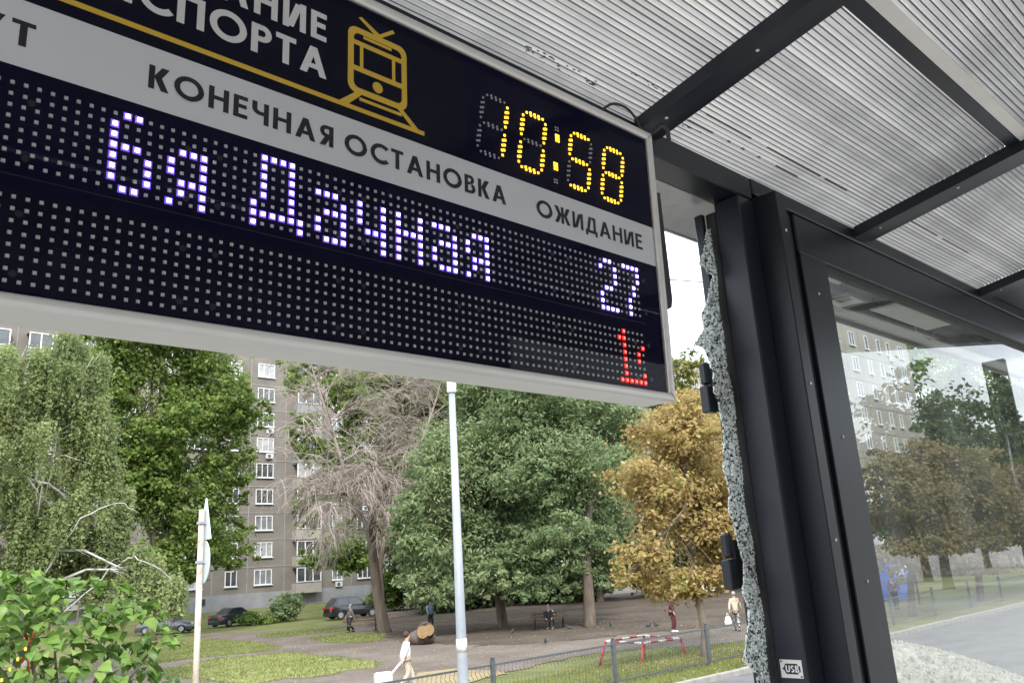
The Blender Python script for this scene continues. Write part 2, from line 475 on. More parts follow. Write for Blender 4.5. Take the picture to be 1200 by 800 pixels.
leafmat('leaf_lime', [(0.0, (0.096, 0.108, 0.024)), (0.5, (0.180, 0.204, 0.048)), (1.0, (0.336, 0.276, 0.060))])
leafmat('leaf_catalpa', [(0.0, (0.08, 0.145, 0.03)), (0.5, (0.15, 0.26, 0.05)), (1.0, (0.26, 0.38, 0.085))], trans=0.45, rough=0.4, big=1.5)
leafmat('grass_blade', [(0.0, (0.11, 0.14, 0.04)), (0.5, (0.19, 0.23, 0.065)), (1.0, (0.36, 0.34, 0.14))])
vary_by_object(MATS['leaf_catalpa'], 0.8)
glassmat('pane_glass', tint=(0.62, 0.66, 0.655), dirt=0.08, ior=1.8)
glassmat('board_pane', tint=(0.97, 0.97, 0.98), dirt=0.003, dscale=6, ior=1.12)
M = MATS

# ------------------------------------------------------------------ ground
GZ = [(-400, -1.65), (3.2, -1.65), (5.4, -2.8), (12.4, -2.95), (16, -3.0), (20, -3.4), (70, -3.4), (82, -2.56), (900, -2.56)]
def gz(y):
    return float(np.interp(y, [p[0] for p in GZ], [p[1] for p in GZ]))

def ground_sheet(name, xs, ys, mat, dz=0.0, amp=0.0, seed=1):
    rng = np.random.default_rng(seed)
    X, Y = np.meshgrid(xs, ys)
    Z = np.vectorize(gz)(Y) + dz + rng.normal(0, 1, X.shape) * amp
    V = np.stack([X, Y, Z], -1).reshape(-1, 3)
    nx = len(xs)
    F = [(j * nx + i, j * nx + i + 1, (j + 1) * nx + i + 1, (j + 1) * nx + i) for j in range(len(ys) - 1) for i in range(nx - 1)]
    o = inst(name, fast_mesh(name, V, F, mat, True))
    return tag(o, kind='structure')

gx = np.concatenate([[-700, -300, -120, -60], np.arange(-30, 90, 1.5), [100, 140, 200, 300, 500, 900]])
gy = np.array([12.55, 13, 14, 15, 16, 17, 18, 19, 20, 22, 24, 27, 30, 34, 38, 42, 46, 50, 54, 58, 62, 66, 70, 73, 76, 79, 82, 90, 110, 150, 250, 500, 1200])
ground_sheet('ground', gx, gy, M['grass_ground'], 0.0, 0.003)
ground_sheet('road', np.array([-700, -100, 0, 20, 40, 60, 100, 200, 900]), np.array([5.4, 8, 10, 12.4]), M['asphalt'], 0.0)
ground_sheet('pavement', np.array([-700, -100, -20, 0, 10, 30, 100, 900]), np.array([-900, -100, -30, -6, 0, 3.2, 4.3, 5.25]), M['paving'], -0.004)

def soil(name, poly, mat, dz, seed, step=1.2, jit=0.25):
    """flat patch with an uneven outline, following the ground"""
    rng = random.Random(seed)
    pts = []
    n = len(poly)
    for i in range(n):
        a, b = Vector(poly[i]), Vector(poly[(i + 1) % n])
        k = max(1, int((b - a).length / 0.6))
        for j in range(k):
            pts.append(a.lerp(b, j / k) + Vector((rng.uniform(-jit, jit), rng.uniform(-jit, jit))))
    nb = len(pts)
    def inside(p):
        c = False
        for i in range(nb):
            a, b = pts[i], pts[i - 1]
            if (a.y > p[1]) != (b.y > p[1]) and p[0] < (b.x - a.x) * (p[1] - a.y) / (b.y - a.y) + a.x: c = not c
        return c
    xs = [p.x for p in pts]; ys = [p.y for p in pts]
    inner = []
    y = min(ys)
    while y < max(ys):
        x = min(xs)
        while x < max(xs):
            q = (x + rng.uniform(-.3, .3), y + rng.uniform(-.3, .3))
            if inside(q): inner.append(Vector(q))
            x += step
        y += step
    vs, es, fs, *_ = delaunay_2d_cdt(pts + inner, [(i, (i + 1) % nb) for i in range(nb)], [], 1, 1e-4)
    b = MB().add([(v.x, v.y, gz(v.y) + dz) for v in vs], fs)
    return tag(b.build(name, mat), kind='structure')

soil('dirt_path', [(9.1, 37.8), (14.1, 47.4), (19.0, 55.9), (23.2, 57.7), (26.1, 61.3), (29.1, 54.7), (36.0, 57.0), (40.0, 66), (60, 80), (110, 80), (110, 40.0), (46.1, 24.7), (28.1, 17.2), (28.0, 18.6), (26.3, 21.4), (24.3, 22.6), (21.8, 22.4), (19.2, 21.8), (17.0, 21.4), (12.4, 17.5), (9.9, 20.6), (6.9, 26.4)], M['dirt'], 0.015, 1)
soil('shaded_soil', [(35.9, 55.8), (45, 60), (60, 60), (80, 52), (70, 32.9), (40.6, 22.7), (34.5, 24.3), (30.2, 26.5), (27.4, 28.0), (25.1, 30.2), (25.6, 36.2), (28.7, 44.0)], M['soil_shade'], 0.024, 7, jit=.5)  # darker patch paints the shade of the ash trees on the dirt
soil('lawn', [(19.0, 55.0), (22.7, 56.1), (23.3, 54.5), (22.8, 47.4), (21.3, 41.5), (19.8, 41.2), (17.5, 41.9), (15.5, 41.9), (14.4, 41.5), (14.9, 44.8)], M['grass_ground'], 0.026, 2)
soil('lawn', [(14.0, 37.4), (15.8, 39.1), (17.7, 40.1), (20.2, 38.4), (19.9, 34.8), (19.4, 29.8), (18.2, 28.1), (17.2, 28.7), (16.3, 28.0), (14.9, 28.8), (13.5, 28.6), (13.4, 31.5), (13.4, 34.9)], M['grass_fresh'], 0.026, 3)
soil('lawn', [(26.1, 53.9), (28.0, 54.3), (30.8, 53.5), (32.2, 51.9), (29.6, 49.0), (26.3, 49.4), (25.0, 50.8)], M['grass_ground'], 0.026, 4, jit=.15)
soil('lawn', [(25.4, 46.0), (28.2, 47.0), (28.8, 43.2), (25.9, 39.0), (24.6, 39.2), (24.3, 42.3)], M['grass_ground'], 0.026, 5, jit=.2)
soil('sand_path', [(16.0, 22.6), (18.0, 24.8), (19.2, 24.5), (19.4, 22.7), (19.0, 21.5), (17.7, 21.3), (16.2, 20.7)], M['sand'], 0.028, 6, jit=.15)

kerb = tag(empty('kerb', (0, 12.47, -2.95)), kind='structure')
ks = MB().bbox(0.004, 0.996, -0.075, 0.075, -0.15, 0.14, 0.015).mesh('kerb_stone', M['kerb_stone'])
for i in range(60):
    inst('kerb_stone', ks, kerb, (4 + i, random.Random(i).uniform(-.006, .006), random.Random(i + 99).uniform(-.008, .008)))
kerb2 = tag(empty('kerb', (0, 5.32, -2.8)), kind='structure')
for i in range(40):
    inst('kerb_stone', ks, kerb2, (-5 + i, 0, random.Random(i + 9).uniform(-.008, .008)))

# ------------------------------------------------------------------ the shelter
FLOOR = -1.65
ROOF = lambda y: 1.83 - 0.175 * y
shelter = tag(empty('bus_shelter', (2.5, 0.5, FLOOR)), 'dark steel bus shelter with fluted translucent roof sheets and a glazed front', 'bus shelter')
SO = Vector((2.5, 0.5, FLOOR))
def sb(mb, name, mat, parent=None, smooth=False):
    """part of the shelter given in world coordinates"""
    o = mb.build(name, mat, parent or shelter, smooth)
    if parent is None: o.location = -SO
    return o

YH = 1.62
# floor slab is part of the setting
tag(MB().box(-6, 14, -2.2, 2.4, FLOOR - 0.2, FLOOR + 0.06).build('shelter_floor', M['paving']), kind='structure')
# front header tube and the deep fascia panel to the right of the posts
sb(MB().bbox(-4.5, 2.985, YH, YH + 0.12, 1.436, ROOF(YH) - 0.005, 0.006), 'header', M['dark_steel'])
sb(MB().bbox(2.985, 9.0, YH - 0.004, YH + 0.10, 1.47, ROOF(YH) - 0.005, 0.006), 'header', M['dark_steel'])
sb(MB().bbox(3.335, 9.0, YH + 0.004, YH + 0.085, 1.278, 1.468, 0.006), 'fascia', M['dark_steel'])
# posts
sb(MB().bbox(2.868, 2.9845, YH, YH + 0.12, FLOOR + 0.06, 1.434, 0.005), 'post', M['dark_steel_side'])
sb(MB().bbox(2.986, 3.062, 1.515, YH + 0.11, FLOOR + 0.06, 1.445, 0.004), 'post', M['dark_steel'])
sb(MB().bbox(3.335, 3.578, YH + 0.0, YH + 0.09, FLOOR + 0.06, 1.276, 0.004), 'glazing_frame', M['dark_steel'])
sb(MB().box(3.063, 3.333, YH + 0.02, YH + 0.09, FLOOR + 0.06, 1.468), 'glazing_frame', M['rubber'])
sb(MB().bbox(6.95, 7.15, YH, YH + 0.09, FLOOR + 0.06, 1.276, 0.004), 'glazing_frame', M['dark_steel'])
sb(MB().bbox(3.579, 6.949, YH + 0.0, YH + 0.09, FLOOR + 0.06, FLOOR + 0.30, 0.004), 'glazing_frame', M['dark_steel'])
sb(MB().box(3.578, 3.590, YH + 0.012, YH + 0.078, FLOOR + 0.30, 1.268).box(3.578, 6.95, YH + 0.012, YH + 0.078, 1.264, 1.277), 'gasket', M['rubber'])
pane = sb(MB().add([(3.585, YH + .045, FLOOR + .31), (6.955, YH + .045, FLOOR + .31), (6.955, YH + .045, 1.268), (3.585, YH + .045, 1.268)], [(0, 1, 2, 3)]), 'window_pane', M['pane_glass'])
# one-surface pane keeps the mirror image single
# door stile and pull handle standing open beside the pane
dr = tag(empty('open_door', (7.0, 1.25, FLOOR + 0.06)), 'dark open door leaf with a bright pull handle, mirrored in the front pane', 'door')
MB().bbox(0, 0.05, -0.0, 0.16, 0, 2.9, 0.004).build('stile', M['dark_steel'], dr)
MB().tube([(-0.0, 0.08, 1.9), (-0.06, 0.08, 1.92), (-0.06, 0.08, 2.45), (0.0, 0.08, 2.47)], 0.012, 8).build('handle', M['bright_steel'], dr, True)

# cross beams under the roof (they climb towards the back), purlins along it
YB = -2.0
def beam(x0, x1, h=0.10, y0=YH - 0.004, y1=YB):
    b = MB()
    v = []
    for y in (y0, y1):
        z = ROOF(y) - 0.002
        v += [(x0, y, z - h), (x1, y, z - h), (x1, y, z), (x0, y, z)]
    b.add(v, [(0, 1, 2, 3), (7, 6, 5, 4), (0, 4, 5, 1), (1, 5, 6, 2), (2, 6, 7, 3), (3, 7, 4, 0)])
    # thin flange under the tube
    return b
beams = [-2.0, 0.25, 2.205, 3.945, 5.70, 7.5]
for x in beams:
    w_ = .15 if x < 3 else .20
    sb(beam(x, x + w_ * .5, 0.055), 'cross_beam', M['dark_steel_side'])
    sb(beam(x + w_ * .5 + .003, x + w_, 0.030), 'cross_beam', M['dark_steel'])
for i in range(len(beams) - 1):
    x0, x1 = beams[i] + (0.152 if beams[i] < 3 else .202), beams[i + 1] - 0.002
    for (ya, yb) in ((0.828, 0.878), (-1.995, -1.88)):
        b = MB()
        v = []
        for x in (x0, x1):
            v += [(x, ya, ROOF(ya) - 0.014), (x, yb, ROOF(yb) - 0.014), (x, yb, ROOF(yb) - 0.003), (x, ya, ROOF(ya) - 0.003)]
        b.add(v, [(0, 1, 2, 3), (7, 6, 5, 4), (0, 4, 5, 1), (1, 5, 6, 2), (2, 6, 7, 3), (3, 7, 4, 0)])
        sb(b, 'purlin', M['dark_steel'])
    sb(MB().add([(x0, 0.780, ROOF(0.780) - 0.012), (x1, 0.780, ROOF(0.780) - 0.012), (x1, 0.825, ROOF(0.825) - 0.014), (x0, 0.825, ROOF(0.825) - 0.014),
                 (x0, 0.780, ROOF(0.780) - 0.006), (x1, 0.780, ROOF(0.780) - 0.006), (x1, 0.825, ROOF(0.825) - 0.006), (x0, 0.825, ROOF(0.825) - 0.006)],
                [(0, 3, 2, 1), (4, 5, 6, 7), (0, 1, 5, 4), (1, 2, 6, 5), (2, 3, 7, 6), (3, 0, 4, 7)]), 'sealing_strip', M['aluminium_plain'])

# fluted sheets: one per bay, ribs running along the road
def flute(x0, x1, y0, y1, seed):
    rng = random.Random(seed)
    p = 0.0208
    ys, n = [], int((y0 - y1) / p)
    for k in range(n):
        y = y0 - k * p
        g_w = rng.uniform(.03, .10); hh_ = rng.uniform(.005, .013); bl_ = rng.uniform(-.002, .0004); q0 = rng.uniform(.70, .82); t_ = rng.uniform(-.0008, .0008)
        ys += [(y, t_), (y - rng.uniform(.25, .55) * p, bl_), (y - q0 * p, -t_), (y - (q0 + .04) * p, hh_), (y - (q0 + .04 + g_w) * p, hh_)]
    ys.append((y0 - n * p, 0.0))
    nx = 7
    V, F = [], []
    for i in range(nx + 1):
        x = x0 + (x1 - x0) * i / nx
        sag = 0.0
        for (y, h) in ys:
            V.append((x, y, ROOF(y) + h + 0.003 * math.sin(x * 3.1 + y * 2.0)))
    m = len(ys)
    for i in range(nx):
        for j in range(m - 1):
            F.append((i * m + j, (i + 1) * m + j, (i + 1) * m + j + 1, i * m + j + 1))
    me = fast_mesh('roof_panel', V, F, M['roof_sheet'])
    me.materials.append(M['roof_web_shaded'])
    me.polygons.foreach_set('material_index', [1 if j % 5 >= 2 else 0 for i in range(nx) for j in range(m - 1)])
    return me
XE = [-4.5] + beams + [8.0]
for i in range(len(XE) - 1):
    xa = XE[i] + (0.0 if i == 0 else 0.02)
    xb = XE[i + 1] + 0.018
    if XE[i] > 5.6:      # the last bay is closed with a dark ceiling
        b = MB(); v = []
        for y in (1.95, YB - .1):
            v += [(xa + .13, y, ROOF(y) - .004), (xb, y, ROOF(y) - .004), (xb, y, ROOF(y) + .02), (xa + .13, y, ROOF(y) + .02)]
        sb(b.add(v, [(0, 1, 2, 3), (7, 6, 5, 4), (0, 4, 5, 1), (1, 5, 6, 2), (2, 6, 7, 3), (3, 7, 4, 0)]), 'ceiling_panel', M['dark_steel'])
        continue
    o = inst('roof_panel', flute(xa, xb, 1.95, YB - 0.1, i), shelter, -SO)
# dirt and old drip marks lying in the flutes
rngd = random.Random(4)
for (x0, x1, y, w, dens) in [(1.60, 1.96, 1.556, 0.008, 46), (1.97, 2.19, 1.457, 0.004, 16), (2.40, 2.52, 1.535, 0.003, 14)]:
    b = MB()
    for k in range(dens):
        x = rngd.uniform(x0, x1); yy = y + rngd.gauss(0, w)
        l, ww = rngd.uniform(0.003, 0.010), rngd.uniform(0.001, 0.0022)
        z = ROOF(yy) - 0.003 + 0.003 * math.sin(x * 3.1 + yy * 2.0)
        a = rngd.uniform(0.6, 1.4)
        b.add([(x - l, yy, z), (x, yy - ww, z - .001), (x + l * a, yy, z), (x, yy + ww * a, z - .001), (x, yy, z + 0.006)],
              [(0, 1, 2, 3), (0, 4, 1), (1, 4, 2), (2, 4, 3), (3, 4, 0)])
    tag(sb(b, 'dirt_streak', M['dirt_streak']), kind='stuff')
# added dirt fillings set off white strips, which paint sky through torn gaps
for (y, segs) in ((1.512, [(2.40, 2.56), (2.66, 2.68), (2.76, 2.78), (2.88, 2.90), (3.02, 3.2)]), (1.455, [(2.44, 2.74), (2.86, 3.3), (3.34, 3.55)]), (1.43, [(4.2, 4.55), (4.62, 5.0)])):
    for (x0, x1) in segs:
        z = ROOF(y) - .0045
        sb(MB().box(x0, x1, y - .0035, y + .0035, z, z + .006), 'dirt_streak', M['dirt_streak'])
    for (a_, c_) in zip(segs[:-1], segs[1:]):
        z = ROOF(y) - .005
        sb(MB().box(a_[1] + .004, c_[0] - .004, y - .005, y + .005, z, z + .004), 'sky_gap_strip', M['print_white'])
sc_ = MB().ball((0, 0, 0), (.007, .007, .004), 8, 4).mesh('screw', M['aluminium_plain'])
for x in beams:
    for k in range(9):
        y = 1.5 - k * .38
        o = inst('screw', sc_, shelter, Vector((x + .036, y, ROOF(y) - .059)) - SO)
for z in (-1.2, -.7, -.15, .45, 1.1):
    inst('screw', sc_, shelter, Vector((3.45, YH - .002, z)) - SO, (R(90), 0, 0))
    inst('screw', sc_, shelter, Vector((3.025, 1.513, z + .17)) - SO, (R(90), 0, 0))
# soffit of the outer canopy
sof = sb(MB().box(-4.5, 3.94, YH + 0.121, 2.03, 1.4335, 1.45), 'soffit', M['soffit'])
sb(MB().box(-4.5, 3.94, 2.03, 2.045, 1.43, 1.60), 'canopy_edge', M['soffit'])
for (x, y) in ((2.506, 1.79), (2.535, 1.80)):
    sb(MB().ball((x, y, 1.428), (0.010, 0.010, 0.006), 8, 5), 'cable_gland', M['print_white'])
sb(MB().box(3.95, 9, YH + 0.11, 1.925, 1.45, 1.462), 'soffit', M['aluminium_plain'])
sb(MB().box(3.97, 9, 2.20, 2.32, 1.45, 1.462), 'soffit', M['aluminium_plain'])
sb(MB().box(3.96, 9, 2.32, 2.335, 1.42, 1.66), 'canopy_edge', M['soffit'])
sb(MB().box(3.94, 9, 1.70, 2.34, 1.661, 1.67), 'canopy_void', M['dark_steel'])
sb(MB().box(5.15, 6.05, 1.90, 2.10, 1.438, 1.448), 'hatch_cover', M['aluminium_plain'])
# lamp gear hanging in the open canopy
jb = sb(MB().bbox(4.46, 4.80, 1.93, 2.11, 1.385, 1.47, 0.01), 'junction_box', M['dark_steel_side'])
lp = MB().add([(4.53, 2.06, 1.383), (4.60, 1.96, 1.383), (4.80, 2.00, 1.372), (4.78, 2.10, 1.376)], [(0, 1, 2, 3)])
lab = MB().add([(4.52, 2.08, 1.3825), (4.56, 1.95, 1.3825), (4.74, 1.96, 1.3825), (4.72, 2.10, 1.3825)], [(3, 2, 1, 0)]).build('paper_label', M['label_paper'], jb)
lt = MB()
for k in range(6):
    xx = 4.565 + k * 0.012
    lt.add([(xx, 1.965 + k * .002, 1.3815), (xx + 0.006, 1.965 + k * .002, 1.3815), (xx + 0.000, 2.05, 1.3815), (xx - 0.006, 2.05, 1.3815)], [(3, 2, 1, 0)])
lt.build('print_lines', M['print_black'], jb)
sb(MB().bbox(4.22, 4.72, 1.935, 1.975, 1.44, 1.465, 0.004), 'lamp_strip', M['print_white'])
sb(MB().tube(smooth([(4.35, 1.90, 1.452), (4.42, 1.93, 1.41), (4.50, 1.98, 1.44), (4.60, 2.0, 1.47)], 6), 0.004, 6), 'wire', M['cable_black'], smooth=True)
sb(MB().tube(smooth([(4.80, 1.95, 1.46), (4.88, 1.93, 1.40), (4.92, 1.9, 1.45)], 6), 0.004, 6), 'wire', M['cable_black'], smooth=True)
sb(MB().tube(smooth([(5.9, 2.12, 1.45), (5.95, 2.13, 1.40), (6.05, 2.15, 1.43), (6.15, 2.13, 1.39), (6.2, 2.1, 1.45)], 6), 0.004, 6), 'wire', M['label_paper'], smooth=True)

# back of the shelter (behind the photographer): posts, header, glazing bars
for x in (-3.9, -1.2, 1.5, 4.2, 6.9):
    sb(MB().bbox(x, x + 0.1, -1.99, -1.89, FLOOR + 0.06, ROOF(-1.95) - 0.06, 0.005), 'post', M['dark_steel'])
sb(MB().bbox(-4.4, 7.6, -1.985, -1.92, 1.62, 2.10, 0.006), 'rear_fascia', M['dark_steel'])
# a cable looped over the top of the display
sb(MB().tube(smooth([(2.00, 1.60, 1.50), (2.05, 1.58, 1.535), (2.12, 1.57, 1.53), (2.19, 1.58, 1.49), (2.22, 1.6, 1.45)], 6), 0.005, 6), 'cable', M['cable_black'], smooth=True)
sb(MB().tube(smooth([(2.19, 1.52, 1.45), (2.215, 1.51, 1.475), (2.25, 1.51, 1.47), (2.27, 1.52, 1.43)], 6), 0.008, 8), 'cable', M['cable_black'], smooth=True)

# USB socket plate on the side of the post (read from the opening)
plate = sb(MB(), 'usb_plate', M['bright_steel']) if False else None
PX = 2.868
pl = MB()
for_x = PX - 0.0025
c0 = Vector((PX, 1.679, -0.420))
def onpost(a, h, d=0.0):      # a to the reader's right, h up, d out of the post
    return (PX - d, c0.y - a, c0.z + h)
def plate_poly(b, pts, d0, d1):
    n = len(pts)
    vs = [onpost(x, y, d0) for x, y in pts] + [onpost(x, y, d1) for x, y in pts]
    b.add(vs, [tuple(range(n)), tuple(range(2 * n - 1, n - 1, -1))] + [(i, n + i, n + (i + 1) % n, (i + 1) % n) for i in range(n)])
b = MB(); plate_poly(b, [(-.043, -.031), (.043, -.031), (.043, .031), (-.043, .031)], 0.0, 0.0025)
usb = sb(b, 'usb_plate', M['aluminium_plain'])
b = MB(); plate_poly(b, [(-.036, 0), (-.028, .006), (-.026, .012), (-.02, .018), (.026, .018), (.026, .012), (.036, .010), (.036, -.010), (.026, -.012), (.026, -.018), (-.02, -.018), (-.026, -.012), (-.028, -.006)], 0.0025, 0.003)
b.build('socket_mark', M['print_black'], usb)
for (a, h) in ((-.037, .025), (.037, -.025)):
    bb = MB(); plate_poly(bb, [(a + .0035 * math.cos(t), h + .0035 * math.sin(t)) for t in [k * math.pi / 4 for k in range(8)]], 0.0025, 0.004)
    bb.build('screw', M['screw_dark'], usb)

# ------------------------------------------------------------------ stroke lettering
def hs(x0, y0, x1, y1, tx):               # slanted stroke with level ends
    return [(x0, y0), (x0 + tx, y0), (x1 + tx, y1), (x1, y1)]
def rc(x0, y0, x1, y1):
    return [(x0, y0), (x1, y0), (x1, y1), (x0, y1)]
def arc(cx, cy, rx, ry, t, a0, a1, n=18):  # ring sector as quads
    q = []
    for k in range(n):
        a, c = R(a0 + (a1 - a0) * k / n), R(a0 + (a1 - a0) * (k + 1) / n)
        q.append([(cx + rx * math.cos(a), cy + ry * math.sin(a)), (cx + rx * math.cos(c), cy + ry * math.sin(c)),
                  (cx + (rx - t) * math.cos(c), cy + (ry - t) * math.sin(c)), (cx + (rx - t) * math.cos(a), cy + (ry - t) * math.sin(a))])
    return q
def glyph(ch, t):
    g = []
    if ch in 'АA':
        w = .86; d = t * 1.12
        g = [hs(0, 0, w / 2 - d / 2, 1, d), hs(w - d, 0, w / 2 - d / 2, 1, d), rc(.22, .22, w - .22, .22 + t * .85)]
    elif ch in 'ОO':
        w = 1.04; g = arc(w / 2, .5, w / 2, .52, t, 0, 360, 36)
    elif ch in 'СC':
        w = .84; g = arc(.52, .5, .52, .52, t, 45, 315, 28)
    elif ch == 'Н':
        w = .74; g = [rc(0, 0, t, 1), rc(w - t, 0, w, 1), rc(t, .44, w - t, .44 + t * .9)]
    elif ch == 'Е':
        w = .54; g = [rc(0, 0, t, 1), rc(t, 0, w, t * .9), rc(t, 1 - t * .9, w, 1), rc(t, .44, w * .93, .44 + t * .9)]
    elif ch == 'К':
        w = .68; d = t * 1.3
        g = [rc(0, 0, t, 1), hs(t * .75, .5, w - d, 1, d), hs(w - d * .98, 0, t * .9, .54, d)]
    elif ch == 'Т':
        w = .62; g = [rc(0, 1 - t * .9, w, 1), rc(w / 2 - t / 2, 0, w / 2 + t / 2, 1 - t * .9)]
    elif ch == 'П':
        w = .72; g = [rc(0, 0, t, 1), rc(w - t, 0, w, 1), rc(t, 1 - t * .9, w - t, 1)]
    elif ch == 'И':
        w = .76; g = [rc(0, 0, t, 1), rc(w - t, 0, w, 1), hs(t * .6, .06, w - t * 1.75, .94, t * 1.15)]
    elif ch == 'Ш':
        w = 1.04; g = [rc(0, 0, t, 1), rc(w / 2 - t / 2, t * .9, w / 2 + t / 2, 1), rc(w - t, 0, w, 1), rc(t, 0, w - t, t * .9)]
    elif ch == 'М':
        w = .92; g = [rc(0, 0, t, 1), rc(w - t, 0, w, 1), hs(w / 2 - t * .55, .25, t * .1, 1, t * 1.1), hs(w / 2 - t * .55, .25, w - t * 1.2, 1, t * 1.1)]
    elif ch == 'У':
        w = .76; d = t * 1.15; g = [hs(.12, 0, w - d, 1, d), hs(w / 2 - d * .6, .36, 0, 1, d)]
    elif ch == 'Р':
        w = .60; g = [rc(0, 0, t, 1), rc(t, 1 - t * .9, .32, 1), rc(t, .42, .32, .42 + t * .9)] + arc(.32, .71, .28, .29, t * .92, -90, 90, 14)
    elif ch in 'ВB':
        w = .62; g = [rc(0, 0, t, 1), rc(t, 1 - t * .85, .32, 1), rc(t, .47, .34, .47 + t * .8), rc(t, 0, .34, t * .85)] + \
            arc(.32, .755, .24, .245, t * .9, -78, 90, 12) + arc(.34, .27, .28, .27, t * .9, -90, 78, 12)
    elif ch == 'Я':
        w = .62; g = [rc(w - t, 0, w, 1), rc(.30, 1 - t * .9, w - t, 1), rc(.30, .42, w - t, .42 + t * .9)] + arc(.30, .71, .28, .29, t * .92, 90, 270, 14) + [hs(0, 0, .24, .44, t * 1.2)]
    elif ch == 'Ч':
        w = .66; g = [rc(w - t, 0, w, 1), rc(0, .68, t, 1), rc(.28, .40, w - t, .40 + t * .9)] + arc(.28, .68, .28, .28, t, 180, 270, 8)
    elif ch == 'Ж':
        w = 1.06; d = t * 1.25; c = w / 2
        g = [rc(c - t / 2, 0, c + t / 2, 1), hs(c + t * .3, .5, w - d, 1, d), hs(w - d * .98, 0, c + t * .3, .52, d), hs(c - t * .3 - d, .5, 0, 1, d), hs(0, 0, c - t * .3 - d, .52, d)]
    elif ch == 'Д':
        w = .86; d = t * 1.05
        g = [hs(.10, t, .26, 1, d), rc(w - .1 - t, t, w - .1, 1), rc(.26 + d, 1 - t * .9, w - .1 - t, 1), rc(0, 0, w, t), rc(0, -.16, t * .9, 0), rc(w - t * .9, -.16, w, 0)]
    elif ch == 'U':
        w = .70; g = [rc(0, .35, t, 1), rc(w - t, .35, w, 1)] + arc(w / 2, .35, w / 2, .35, t, 180, 360, 16)
    elif ch == 'S':
        w = .58; g = arc(.29, .745, .29, .265, t, 35, 262, 18) + arc(.29, .27, .29, .275, t, -145, 82, 18)
    else:
        w = .3
    return w, g

def word(text, t, gap=.16, space=.42):
    """laid-out letters: list of (char, x offset, polygons); total width"""
    x, res = 0.0, []
    for ch in text:
        if ch == ' ':
            x += space - gap; continue
        w, g = glyph(ch, t)
        res.append((ch, x, g)); x += w + gap
    return res, x - gap

def put_text(text, place, u0, u1, v0, v1, t, mat, parent, d=0.0, gap=.16, space=.5):
    L, wd = word(text, t, gap, space)
    sx = (u1 - u0) / wd; sy = (v1 - v0)
    for ch, x, polys in L:
        b = MB()
        for k, p in enumerate(polys):
            b.add([place(u0 + (x + a) * sx, v0 + c * sy, d + 0.00004 * (k + 1)) for a, c in p], [tuple(range(len(p)))])
        b.build('letter', mat, parent)
put_text('USB', lambda a, h, d: onpost(a, h, 0.003 + d), -.022, .031, -.0115, .0115, .2, M['print_white'], usb, 0.0002, gap=.14)

# ------------------------------------------------------------------ departure board
PIT = 0.02
TILT = R(1.6)
BO = Vector((.3868, 1.391, .811))
bu = Vector((0, -math.sin(TILT), math.cos(TILT)))
bn_ = Vector((0, -math.cos(TILT), -math.sin(TILT)))      # towards the reader
board = tag(empty('departure_board', tuple(BO)), 'long black LED departure board with silver frame hanging under the shelter roof', 'display board')
def bp(u, v, d=0.0):
    return tuple(Vector((u * PIT, 0, 0)) + bu * (v * PIT) + bn_ * d)
def bq(b, u0, u1, v0, v1, d, mi=0):
    return b.add([bp(u0, v0, d), bp(u1, v0, d), bp(u1, v1, d), bp(u0, v1, d)], [(0, 1, 2, 3)], mi)
def bbx(b, u0, u1, v0, v1, d0, d1):
    vs = [bp(u0, v0, d0), bp(u1, v0, d0), bp(u1, v1, d0), bp(u0, v1, d0), bp(u0, v0, d1), bp(u1, v0, d1), bp(u1, v1, d1), bp(u0, v1, d1)]
    return b.add(vs, [(0, 3, 2, 1), (4, 5, 6, 7), (0, 1, 5, 4), (1, 2, 6, 5), (2, 3, 7, 6), (3, 0, 4, 7)])
UL, UR, VB, VT = -31.0, 78.2, -19.1, 23.8
b = MB(); bbx(b, UL + .1, UR - .1, VB + .1, VT - .1, -0.105, -0.004); b.build('housing', M['aluminium_plain'], board)
b = MB(); bbx(b, UL + 1, UR - 1, VB + 1, VT - 1, -0.0035, -0.0015); b.build('backing', M['board_black'], board)
# mitred frame, with a rounded face
def frame_bar(p0, p1, q0, q1):
    """p outer edge, q inner edge (u,v); rounded profile"""
    b = MB(); prof = [(0.0, -0.004), (0.0, 0.008), (0.18, 0.0125), (0.55, 0.0135), (0.85, 0.011), (1.0, 0.006), (1.0, -0.001)]
    vs = []
    for (a, c) in ((p0, q0), (p1, q1)):
        for s_, d_ in prof:
            vs.append(bp(a[0] + (c[0] - a[0]) * s_, a[1] + (c[1] - a[1]) * s_, d_))
    n = len(prof)
    b.add(vs, [(i, i + 1, n + i + 1, n + i) for i in range(n - 1)])
    return b
FWi = 1.25
o_ = [(UL, VB), (UR, VB), (UR, VT), (UL, VT)]
i_ = [(UL + FWi, VB + FWi), (UR - FWi, VB + FWi), (UR - FWi, VT - FWi), (UL + FWi, VT - FWi)]
for k in range(4):
    frame_bar(o_[k], o_[(k + 1) % 4], i_[k], i_[(k + 1) % 4]).build('frame', M['aluminium'], board, True)
b = MB()
for k in (1, 2):
    a, c = Vector(o_[k]), Vector(i_[k])
    n2 = Vector((c.y - a.y, -(c.x - a.x))).normalized() * 0.05
    b.add([bp(*(a + n2), 0.0142), bp(*(a - n2), 0.0142), bp(*(c - n2), 0.0142), bp(*(c + n2), 0.0142)], [(0, 1, 2, 3)])
b.build('mitre_joint', M['screw_dark'], board)
b = MB(); bq(b, UL + 1, UR - 1.2, 1.55, 7.75, 0.0)
band = b.build('title_band', M['band_grey'], board)
b = MB(); bq(b, UL + 1, 40.35, 7.76, VT - 1, -0.0006); b.build('title_panel', M['board_grey'], board)
b = MB(); bq(b, 40.45, UR - 1.2, 7.76, VT - 1, -0.0004); b.build('clock_panel', M['board_black'], board)
b = MB()
